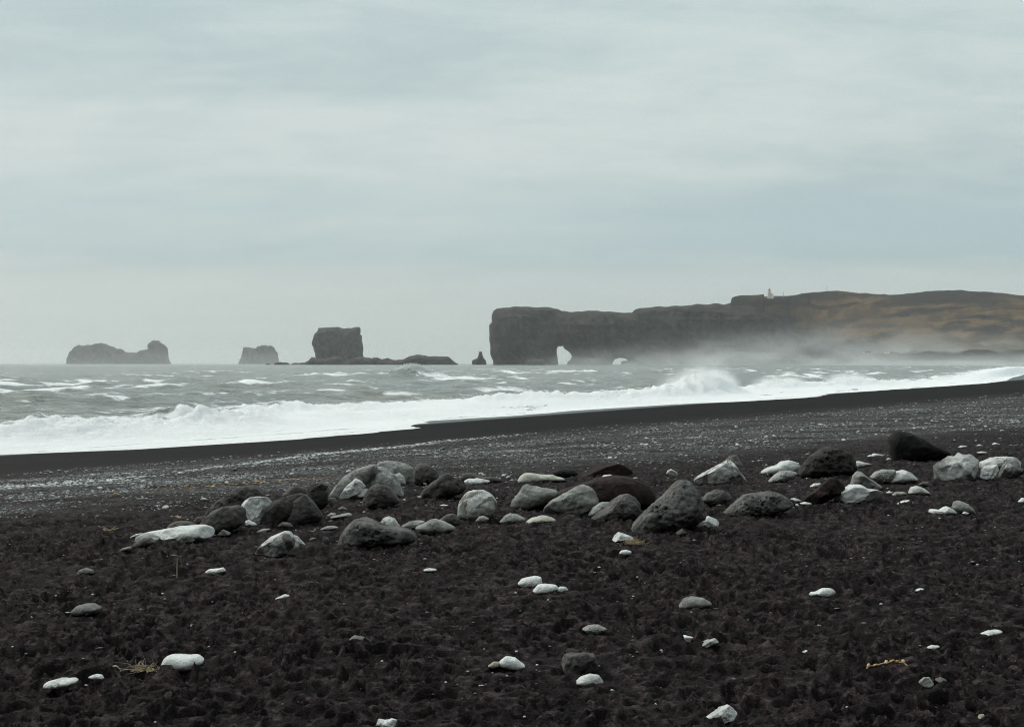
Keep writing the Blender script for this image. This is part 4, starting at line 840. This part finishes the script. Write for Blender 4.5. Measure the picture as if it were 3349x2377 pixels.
st('D', 'cream', [(1468,358),(1540,350),(1600,340),(1628,350),(1560,366)], 'thin pale splinter lying left behind the pale boulder with a snout')
# --- right end
bo('E', 'black', [(943,250),(1000,180),(1040,165),(1150,185),(1250,230),(1350,290),(1480,350),(1565,405),(1500,450),(1300,470),(1100,475),(990,465),(955,380)], 'large jet black boulder sloping to the right, farthest back of the row', depth=0.6, bumpy=0.6)
bo('E', 'dark', [(25,600),(90,500),(150,420),(240,360),(340,328),(430,345),(520,400),(570,460),(605,535),(580,600),(400,620),(150,635)], 'rough black weed-covered mound of rock', depth=0.75, pit=0.9, bumpy=1.6)
bo('E', 'blotched', [(1373,495),(1500,440),(1600,390),(1690,335),(1760,380),(1830,440),(1890,490),(1880,580),(1860,660),(1700,668),(1400,655),(1380,560)], 'big pale blocky boulder with a peaked top at the right end of the row', depth=0.6, ang=1.3, bumpy=0.9)
bo('E', 'pale', [(1850,540),(1860,490),(1980,440),(2110,430),(2200,440),(2265,490),(2230,560),(2080,570),(1900,570)], 'pale flat rock behind the right side of the peaked blocky boulder', ang=0.5)
bo('E', 'pale', [(1845,645),(1860,560),(1900,520),(2030,510),(2040,580),(1985,655),(1900,665)], 'white cracked rock between the peaked blocky boulder and its right neighbour', ang=0.6)
bo('E', 'blotched', [(2035,645),(2080,510),(2150,450),(2220,470),(2285,595),(2210,640),(2100,650)], 'grey and white lump, last rock at the right end of the row', ang=0.5)
bo('E', 'lgrey', [(557,705),(580,620),(620,570),(660,575),(740,640),(830,690),(885,745),(750,765),(600,735)], 'grey wedge with a sharp ridge behind the largest white boulder', depth=0.6, ang=0.6)
bo('E', 'lpitted', [(755,640),(800,580),(880,560),(1000,560),(1000,640),(930,690),(850,695)], 'holed pale rock between the ridged wedge and a white hump', pit=0.9)
bo('E', 'pale', [(905,688),(960,640),(1020,580),(1100,565),(1160,590),(1228,665),(1150,690),(1000,695)], 'white smooth hump of rock right of the holed pale rock', bumpy=0.6)
bo('E', 'white', [(318,880),(330,810),(460,760),(560,710),(640,705),(740,750),(850,770),(908,800),(880,840),(760,875),(560,900),(400,897)], 'largest white boulder, low and flat-topped, beside the brown leaning wedge', depth=0.6, ang=0.4, bumpy=0.7)
bo('E', 'brown', [(55,895),(150,800),(260,710),(360,630),(420,640),(480,700),(505,740),(440,800),(330,870),(200,905)], 'brown wedge of rock leaning beside the largest white boulder', depth=0.6, ang=0.3)
st('E', 'white', [(148,738),(190,705),(262,700),(220,745)], 'white stone behind the brown leaning wedge')
st('E', 'pale', [(1132,800),(1160,740),(1220,722),(1290,750),(1355,805),(1260,818)], 'smooth egg-like pale stone right of the largest white boulder', bumpy=0.5)
st('E', 'lgrey', [(962,825),(1000,790),(1080,785),(1122,802),(1060,830)], 'low grey stone between the largest white boulder and the egg-like stone')
st('E', 'white', [(908,796),(940,778),(977,790),(950,810)], 'small white stone touching the right end of the largest white boulder')
st('E', 'grey', [(1228,715),(1280,690),(1340,680),(1368,712),(1320,740)], 'small brownish stone behind the egg-like pale stone', ang=0.5)
st('E', 'white', [(1338,1010),(1345,960),(1400,960),(1460,970),(1520,928),(1580,960),(1615,995),(1500,1015),(1400,1022)], 'white saddle-shaped stone, left one of a pair in front of the right end', bumpy=0.5)
st('E', 'lgrey', [(1568,940),(1590,885),(1640,868),(1720,900),(1790,970),(1798,1005),(1700,1000),(1600,970)], 'pale grey rounded stone, right one of a pair in front of the right end', bumpy=0.5)
st('E', 'white', [(1668,1002),(1700,983),(1742,1000),(1710,1022)], 'small white stone at the foot of the pale grey rounded stone')
st('E', 'white', [(1012,912),(1080,875),(1152,866),(1100,900)], 'thin white splinter in front of the egg-like pale stone')
st('E', 'white', [(2228,885),(2270,845),(2340,850),(2345,895),(2280,908)], 'white stone cut by the right edge of the picture', bumpy=0.5)
st('E', 'pale', [(588,485),(640,478),(770,510),(660,540),(600,535)], 'pale stone half hidden right of the weed-covered mound')
st('E', 'white', [(758,424),(790,402),(892,420),(820,436)], 'flat white stone, right one of two left of the jet black boulder')
st('E', 'white', [(718,434),(750,418),(802,436),(760,442)], 'flat white stone, left one of two left of the jet black boulder')
st('E', 'white', [(908,467),(935,447),(972,462),(940,474)], 'small white stone at the left foot of the jet black boulder')
st('E', 'white', [(718,390),(738,381),(758,392),(738,398)], 'tiny white pebble above two flat white stones by the black boulder', name='pebble', cat='pebble')
st('E', 'pale', [(1808,397),(1870,383),(1932,396),(1870,408)], 'flat pale stone behind the peaked blocky boulder, nearest to it')
st('E', 'white', [(1958,314),(2000,296),(2054,312),(2000,322)], 'small white stone behind the right end of the row, rightmost of three')
st('E', 'white', [(1812,328),(1845,313),(1878,328),(1845,334)], 'small white stone behind the right end of the row, middle one of three')
st('E', 'pale', [(1620,348),(1660,325),(1720,328),(1690,352)], 'pale stone showing over the left slope of the peaked blocky boulder')
st('E', 'white', [(918,1032),(928,1014),(952,1024),(935,1038)], 'tiny white chip alone in front of the largest white boulder', name='pebble', cat='pebble')
# --- foreground
FG = 'single stones on the foreground sand'
def fs(*a, **k): k.setdefault('group', FG); return st(*a, **k)
fs('F', 'grey', [(513,168),(540,130),(580,115),(632,130),(640,150),(590,165)], 'small dark grey arched stone, farthest back at the left edge of the foreground')
fs('F', 'white', [(1396,142),(1420,125),(1480,122),(1520,112),(1537,135),(1490,162),(1420,163)], 'white dented stone right of the upright twig', bumpy=0.8)
fs('F', 'lgrey', [(483,415),(520,375),(580,358),(640,360),(692,388),(640,418),(520,435)], 'grey oval stone on the left sand, midway down the foreground', bumpy=0.5)
fs('F', 'white', [(1098,778),(1120,725),(1160,706),(1300,710),(1350,712),(1392,745),(1345,795),(1290,808),(1180,800)], 'big smooth white stone beside the strands of straw', bumpy=0.5)
fs('F', 'pale', [(298,925),(310,895),(400,872),(500,870),(533,882),(480,915),(370,928)], 'flat white stone, lowest at the left edge of the foreground')
fs('F', 'pale', [(598,858),(650,838),(690,845),(708,868),(650,872)], 'small pale stone half buried right of the flat white one')
fs('F', 'white', [(1865,328),(1905,310),(1940,296),(1972,305),(1950,322),(1900,328)], 'white twisted splinter like a bone on the dark sand below the brown-streaked rock', bumpy=1.2)
fs('G', 'white', [(588,132),(620,120),(680,124),(684,136),(620,143)], 'thin flat white stone alone below the smooth light grey oval boulder')
fs('G', 'white', [(1233,222),(1260,190),(1350,170),(1395,180),(1402,222),(1350,245),(1260,248)], 'white stone, back one of three touching white stones', bumpy=0.6)
fs('G', 'white', [(1328,280),(1370,230),(1430,224),(1500,235),(1512,258),(1450,290),(1360,292)], 'white stone, front one of three touching white stones', bumpy=0.6)
fs('G', 'white', [(1485,273),(1520,243),(1560,245),(1580,265),(1530,288)], 'smallest of three touching white stones', bumpy=0.5)
fs('G', 'lpitted', [(1668,533),(1720,505),(1780,503),(1842,530),(1800,560),(1720,558)], 'speckled grey flat stone right of centre in the foreground', pit=0.5)
fs('G', 'white', [(1108,752),(1150,716),(1220,725),(1288,782),(1260,806),(1180,802),(1120,780)], 'smooth white egg-shaped stone touching a small tan one', bumpy=0.4)
fs('G', 'tan', [(1028,783),(1070,755),(1112,755),(1118,785),(1060,796)], 'small tan stone touching the white egg-shaped stone')
fs('G', 'dgrey', [(1498,765),(1530,705),(1620,695),(1690,688),(1760,705),(1792,805),(1700,828),(1560,828)], 'angular dark grey rock with a shadowed side in the foreground', ang=0.9)
fs('G', 'pale', [(1622,895),(1660,860),(1730,840),(1790,850),(1820,892),(1750,912),(1660,912)], 'smooth pale domed stone just below the angular dark grey rock', bumpy=0.4)
fs('G', 'grey', [(70,615),(120,575),(190,590),(238,618),(150,632)], 'grey stone half buried, left of centre in the foreground', ang=0.3)
fs('G', 'pale', [(255,1205),(285,1140),(330,1155),(380,1137),(412,1150),(395,1205),(320,1220)], 'white heart-topped stone cut by the bottom edge of the picture', ang=0.4)
fs('H', 'lgrey', [(36,565),(70,510),(130,495),(200,505),(260,542),(200,568),(100,572)], 'grey domed stone with a white splinter lying below it', bumpy=0.4)
fs('H', 'white', [(823,492),(850,475),(940,468),(980,443),(1040,445),(1062,465),(1040,495),(980,498),(900,492)], 'white bone-like stone with a thick knobbed right end', bumpy=0.8, depth=0.4)
fs('H', 'white', [(1563,462),(1600,445),(1637,446),(1612,463)], 'small white chip near a dark hollow on the right sand')
fs('H', 'white', [(103,624),(150,613),(207,611),(160,625)], 'thin white splinter below the grey domed stone', depth=0.3)
fs('H', 'white', [(-10,775),(30,760),(90,752),(152,770),(130,788),(60,782)], 'jagged white stone left of a pale peaked one', ang=0.6)
fs('H', 'pale', [(158,825),(200,790),(280,768),(302,795),(250,822)], 'pale peaked stone right of the jagged white one', ang=0.5)
fs('H', 'lgrey', [(933,688),(950,678),(970,686),(955,694)], 'tiny grey pebble below the bone-like stone', name='pebble', cat='pebble')
fs('H', 'white', [(833,857),(870,846),(897,856),(860,867)], 'small white oval pebble left above the kelp strand', name='pebble', cat='pebble')
fs('H', 'white', [(1653,832),(1690,815),(1742,819),(1705,838)], 'flat white chip right above the kelp strand')
fs('H', 'pale', [(1995,748),(2060,722),(2120,715),(2148,721),(2100,742),(2030,752)], 'long thin white stone near the right edge of the foreground')
fs('H', 'lgrey', [(1603,1055),(1640,1020),(1680,1018),(1708,1062),(1680,1085),(1630,1080)], 'grey knobbly stone, left one of a pair below the kelp strand', ang=0.5)
fs('H', 'grey', [(1708,1035),(1750,1022),(1812,1050),(1805,1075),(1750,1070)], 'darker grey stone, right one of a pair below the kelp strand', ang=0.3)
fs('H', 'pale', [(186,1310),(260,1260),(330,1215),(370,1205),(440,1255),(400,1290),(300,1315)], 'white wedge of rock with a pointed top, lowest in the foreground', ang=0.6)
fs('H', 'tan', [(1983,1295),(2000,1265),(2030,1263),(2032,1300),(2005,1308)], 'small tan stone in the lower right corner')
for c_, dots in (('F', [(380,306),(630,298),(1105,292),(800,593),(85,653),(1840,803),(1420,652),(2125,243),(1055,1165),(1300,512),(1600,690)]), ('G', [(975,917),(310,750),(1788,113),(2048,180),(1225,685),(1280,1128),(1220,287),(1440,335),(745,895),(1365,777),(2290,592)]), ('H', [(1135,1217),(740,893),(1985,290),(2118,1095),(1357,547),(120,600),(2225,918),(1530,960)])):
    for x, y in dots:
        a_ = rng.uniform(7, 12); h_ = rng.uniform(4, 6.5)
        stone(c_, 'white', [(x - a_, y + 2), (x - a_ * .5, y - h_), (x + a_ * .6, y - h_), (x + a_, y + 1), (x, y + h_)], 'tiny white pebble lying alone on the trampled foreground sand', 'pebble', 'pebble', group='tiny white pebbles on the foreground sand', bumpy=0.5)

# individual pale cobbles of the gravel strip, the ones that show largest
V2_, F2_ = SPH[2]
cob = []
for k in range(6):
    r = np.random.default_rng(200 + k); q = V2_ * np.array([1, r.uniform(.6, .9), r.uniform(.35, .55)])
    q = q * (1 + 0.18 * per3(V2_[:, 0] * 1.3 + k * 5, V2_[:, 1] * 1.3, V2_[:, 2] * 1.3, k))[:, None]
    cob.append([mesh_np('cobble', q, F2_, MAT[m_]) for m_ in ('white', 'pale', 'lgrey')])
n_c = 0
def in_view(x, y): return abs(x / y) < 0.40
while n_c < 120:
    X, Y = rng.uniform(-11, 16), rng.uniform(14, 48)
    if not in_view(X, Y): continue
    s_ = float(beach_s(np.array([X]), np.array([Y]))[0])
    if s_ < 1.15 or s_ > 2.12 or rng.random() > math.exp(-((s_ - 1.62) / 0.3) ** 2) + 0.15: continue
    b = rng.uniform(0.022, 0.042) * (1 + Y / 70); k = rng.integers(6); mi = rng.choice(3, p=[.45, .35, .2])
    o = obj('cobble', cob[k][mi], None, 'one of the pale rounded cobbles strewn over the gravel strip behind the boulders', 'cobble', 'pale cobbles on the gravel strip', None, (X, Y, float(ground_z(np.array([X]), np.array([Y]))[0]) + b * 0.15))
    o.scale = (b, b, b); o.rotation_euler = (rng.normal() * .2, rng.normal() * .2, rng.random() * 6.28); n_c += 1

# gravel strip
def gravel_density(s, x, y):
    c = 0.55 + 0.8 * per2(x / 2.5, y / 2.5, 130) + 0.6 * per2(x / 0.7, y / 0.7, 131)
    st_ = 0.55 + 1.6 * per2(s * 14.0, (x + y) / 20, 133)                     # streaks parallel to the waves
    left = smst(4, -4, x - 0.1 * y)
    band = 0.10 * smst(0.98, 1.1, s) * smst(2.2, 1.95, s) + 1.0 * np.exp(-((s - 1.56) / 0.14) ** 2) + 0.40 * np.exp(-((s - 1.25) / 0.16) ** 2) + 0.024
    band = band + left * (0.9 * np.exp(-((s - 1.30) / 0.17) ** 2) + 0.25 * np.exp(-((s - 1.7) / 0.14) ** 2))
    sb = np.interp(x, [-9, -6.4, -5, -4, -2], [1.33, 1.38, 1.18, 1.15, 1.07])   # the bright wrack line
    w = np.clip(band * np.clip(c, 0.05, 1.6) * np.clip(st_, 0.12, 1.7), 0, 1)
    return np.clip(w + 1.6 * smst(1.5, -2.5, x) * np.exp(-((s - sb) / 0.040) ** 2) * np.clip(0.15 + 0.9 * c, 0.03, 1) * np.clip(st_ + 0.3, 0.2, 1), 0, 1)
m = 460000
Yv = np.exp(rng.uniform(math.log(6.5), math.log(140), m)); Xv = Yv * rng.uniform(-0.43, 0.43, m)
sv = beach_s(Xv, Yv); keep = rng.random(m) < gravel_density(sv, Xv, Yv) * np.clip(Yv / 15, 0.4, 1.4); keep &= sv > 0.97
Xv, Yv, sv = Xv[keep][:75000], Yv[keep][:75000], sv[keep][:75000]; n = len(Xv)
b = (0.0035 + 0.0145 * rng.random(n) ** 2.6) * (0.5 + Yv / 22)
sz = np.stack([b * rng.uniform(1.0, 1.8, n), b, b * rng.uniform(.3, .55, n)], 1)
tone = np.clip(rng.beta(1.4, 1.5, n) * (0.85 + 0.45 * per2(Xv / 1.5, Yv / 1.5, 134)) + 0.16, 0, 1)
wr = np.exp(-((sv - np.interp(Xv, [-9, -6.4, -5, -4, -2], [1.33, 1.38, 1.18, 1.15, 1.07])) / 0.035) ** 2) * smst(1.5, -2.5, Xv)
tone = np.clip(tone + 0.45 * wr, 0, 1); b = b * (1 + 0.6 * wr); sz = sz * (1 + 0.6 * wr)[:, None]
obj('gravel', scatter_mesh('gravel', np.stack([Xv, Yv, ground_z(Xv, Yv) + b * 0.12], 1), sz, gravel_m, 0.22, tone), kind='stuff', label='pale and grey gravel strewn in strips along the beach', cat='gravel')
# orange kelp scraps
m = 90000; Yv = np.exp(rng.uniform(math.log(13), math.log(45), m)); Xv = Yv * rng.uniform(-0.42, 0.42, m); sv = beach_s(Xv, Yv)
dn = 0.8 * np.exp(-((sv - 1.645) / 0.018) ** 2) * np.exp(-((Xv + 3.9) / 1.1) ** 2) + 0.016 * np.exp(-((sv - 1.55) / 0.2) ** 2) * (per2(Xv / 1.2, Yv / 1.2, 140) > 0.45)
keep = rng.random(m) < dn * 0.5; Xv, Yv = Xv[keep][:700], Yv[keep][:700]; n = len(Xv); b = 0.012 + 0.022 * rng.random(n)
obj('kelp_scraps', scatter_mesh('kelp_scraps', np.stack([Xv, Yv, ground_z(Xv, Yv) + 0.012], 1), np.stack([b * 1.5, b, b * .35], 1), kelp_m, 0.5), kind='stuff', label='orange dried kelp scraps in a line among the gravel', cat='kelp')

# straw tufts, kelp strand, twigs
def tube(path, rad, n=5):
    V, F = [], []; path = np.array(path)
    for i, p in enumerate(path):
        d = path[min(i + 1, len(path) - 1)] - path[max(i - 1, 0)]; d = d / max(np.linalg.norm(d), 1e-9)
        a = np.cross(d, [0.3, 0.2, 1]); a /= np.linalg.norm(a); b = np.cross(d, a); r_ = rad[i] if hasattr(rad, '__len__') else rad
        V += [p + r_ * (a * math.cos(2 * math.pi * k / n) + b * math.sin(2 * math.pi * k / n)) for k in range(n)]
    F = [(i * n + k, i * n + (k + 1) % n, (i + 1) * n + (k + 1) % n, (i + 1) * n + k) for i in range(len(path) - 1) for k in range(n)]
    return np.array(V), np.array(F)
def strands(name, cen, spread, count, length, rad, lab, up=0.5, seed=1):
    r = np.random.default_rng(seed); V, F, k = [], [], 0
    for i in range(count):
        p = np.array([r.normal() * spread[0], r.normal() * spread[1], 0.005]); d = np.array([r.normal(), r.normal() * .6, abs(r.normal()) * up]); d /= np.linalg.norm(d)
        pa = [p]; L = length * r.uniform(.5, 1.2)
        for j in range(4): d = d + r.normal(size=3) * .35 + np.array([0, 0, -.22]); d /= np.linalg.norm(d); p = p + d * L / 4; p[2] = max(p[2], 0.004); pa.append(p)
        v, f = tube(pa, [rad, rad, rad * .9, rad * .7, rad * .35], 4); V.append(v); F.append(f + k); k += len(v)
    return obj(name, mesh_np(name, np.concatenate(V), np.concatenate(F), straw_m), None, lab, 'straw', None, None, cen)
def crop_pt(c_, x, y): ox, oy, sc = CROP[c_]; return ox + x * sc, oy + y * sc
strands('straw_tuft', hit(*crop_pt('C', 2035, 1075)), (0.045, 0.03), 90, 0.085, 0.0016, 'tuft of dry yellow straw beside a white angular stone', 0.9, 3)
strands('straw_tuft', hit(*crop_pt('F', 1000, 815)), (0.045, 0.015), 80, 0.08, 0.0016, 'loose strands of dry straw beside the big smooth white stone', 0.5, 4)
strands('straw_tuft', hit(*crop_pt('A', 930, 790)), (0.05, 0.05), 14, 0.14, 0.004, 'few pale straws lying on the dark sand behind the boulder row\'s left end', 0.25, 5)
strands('straw_tuft', hit(*crop_pt('A', 205, 930)), (0.03, 0.03), 12, 0.09, 0.003, 'small wisp of orange straw near the left edge behind the boulder row', 0.25, 6)
X, Y, Z = hit(*crop_pt('F', 1203, 170)); t_ = tube([(0, 0, -.03), (.002, 0, .06), (.004, .003, .135)], [.006, .0055, .004], 6)
obj('twig', mesh_np('twig', *t_, wood_m), None, 'thin brown twig standing upright in the sand at left', 'twig', None, None, (X, Y, Z))
# kelp strand: a stalk with blades
pts_ = [hit(*crop_pt('H', x, y)) for x, y in [(1250, 1000), (1275, 985), (1320, 968), (1360, 968), (1390, 948), (1430, 955), (1470, 945), (1500, 958), (1530, 968)]]
o0 = np.array(pts_[4]); pa = [np.array(q) - o0 + np.array([0, 0, .015 + .012 * (i % 2)]) for i, q in enumerate(pts_)]
kt = empty('kelp_strand', Vector(o0), 'yellow dried kelp strand curving over the right foreground sand', 'kelp')
obj('stalk', mesh_np('stalk', *tube(pa, .0035, 6), kelp_m), kt)
for i in (1, 2, 4, 5, 6, 7):
    v = V2_ * np.array([.017, .009, .007]) * (1 + .3 * per3(V2_[:, 0] * 1.5 + i, V2_[:, 1] * 1.5, V2_[:, 2] * 1.5, i))[:, None]
    o = obj('blade', mesh_np('blade', v, F2_, kelp_m), kt, loc=pa[i] + np.array([0, 0, .004])); o.rotation_euler = (.2, .4 * (-1) ** i, i * 1.1)

# ------------------------------------------------------------------ air
def volume_mat(name, col, dens, aniso):
    m = bpy.data.materials.new(name); m.use_nodes = True; t = m.node_tree; t.nodes.clear()
    v = N(t, 'ShaderNodeVolumePrincipled'); v.inputs['Color'].default_value = (*col, 1); v.inputs['Density'].default_value = dens; v.inputs['Anisotropy'].default_value = aniso
    o = N(t, 'ShaderNodeOutputMaterial'); link(t, v.outputs[0], o.inputs['Volume']); return m
def mist_mat(name, dens, nscale, stretch):
    """density falls off smoothly from the middle of the bank to its rim and is torn by noise"""
    m = bpy.data.materials.new(name); m.use_nodes = True; t = m.node_tree; t.nodes.clear()
    v = N(t, 'ShaderNodeVolumePrincipled'); v.inputs['Color'].default_value = (0.995, 1.0, 1.0, 1); v.inputs['Anisotropy'].default_value = 0.45
    po = obj_pos(t); ln = N(t, 'ShaderNodeVectorMath', operation='LENGTH'); link(t, po, ln.inputs[0])
    q = M_(t, 'SUBTRACT', 1.0, M_(t, 'MULTIPLY', ln.outputs['Value'], ln.outputs['Value']), clamp=True)
    q = M_(t, 'MULTIPLY', q, q)
    zs = N(t, 'ShaderNodeSeparateXYZ'); link(t, po, zs.inputs[0])
    q = M_(t, 'MULTIPLY', q, RANGE(t, zs.outputs[2], 0.75, 0.0, 0.12, 1.0))
    nn = RANGE(t, NOISE(t, MAPV(t, po, stretch), nscale, 4, 0.6, 0.5), 0.34, 0.66, 0.15, 1.7)
    link(t, M_(t, 'MULTIPLY', M_(t, 'MULTIPLY', q, nn), dens), v.inputs['Density'])
    o = N(t, 'ShaderNodeOutputMaterial'); link(t, v.outputs[0], o.inputs['Volume']); return m
def ellipsoid(name, cen, rad, dens, lab, nscale, stretch):
    V, F = SPH[3]; o = obj(name, mesh_np(name, V, F, mist_mat(name, dens, nscale, stretch)), None, lab, 'mist', None, 'stuff', cen); o.scale = rad; return o
hv = box_mesh('haze', [(-16000, 16000, -600, 23000, -11, 190, 1.0)], volume_mat('haze', (0.97, 0.99, 0.99), HAZE, 0.72))
obj('haze', hv, None, 'thin grey sea haze over the whole coast', 'haze', None, 'stuff')
for cen, rad, dens, lab, ns_, st_ in MIST: ellipsoid('sea_mist', cen, rad, dens, lab, ns_, st_)

PUFF = volume_mat('spray_puff', (0.995, 1.0, 1.0), 0.5, 0.3); SPM = mesh_np('spray_puff', SPH[3][0], SPH[3][1], PUFF)
pr = np.random.default_rng(31)
for (pu, pv, L, H) in PL:
    if H < 0.6: continue
    for k in range(int(3 + L * 1.1)):
        v = pv + pr.uniform(-1, 1) * L * 0.85; w_ = math.exp(-((v - pv) / L) ** 2); u = float(crest_u(np.array([v]))[0]) + pr.normal() * 0.4 + 0.3
        x, y = u * N_SH[0] + v * D_SH[0], u * N_SH[1] + v * D_SH[1]; a_ = pr.uniform(0.25, 0.5) * (1.0 + 0.12 * L)
        o = obj('spray_puff', SPM, None, 'soft white puff of spray hanging over the breaking wave', 'spray', 'spray over the breakers', 'stuff', (x, y, 0.35 + H * w_ * pr.uniform(0.35, 0.8)))
        o.scale = (a_ * pr.uniform(.8, 1.3), a_, a_ * pr.uniform(0.45, 0.8) * (0.5 + 0.4 * H)); o.rotation_euler = (0, pr.uniform(-.4, .4), pr.uniform(0, 6))
for k in range(7):
    v = CURL_V + 1 + pr.normal() * 3.5; u = CURL_U + 2 + pr.normal() * 1.2; x, y = u * N_SH[0] + v * D_SH[0], u * N_SH[1] + v * D_SH[1]
    o = obj('spray_puff', SPM, None, 'soft white puff of spray hanging over the breaking wave', 'spray', 'spray over the breakers', 'stuff', (x, y, 1.7 + pr.uniform(-.4, .4))); o.scale = (1.7, 1.0, 0.4)

for (pu, pv, L, H) in PL:
    if H < 0.65: continue
    u = float(crest_u(np.array([pv]))[0]) + 0.5; x, y = u * N_SH[0] + pv * D_SH[0], u * N_SH[1] + pv * D_SH[1]
    o = ellipsoid('spray_cloud', (x, y, 0.5 + 0.35 * H), (L * 1.5, 2.2, 0.7 + 1.15 * H), 0.55, 'airy white spray thrown up over a breaking wave', 3.5, (1.6, 0.6, 0.8)); o.rotation_euler.z = math.atan2(D_SH[1], D_SH[0])
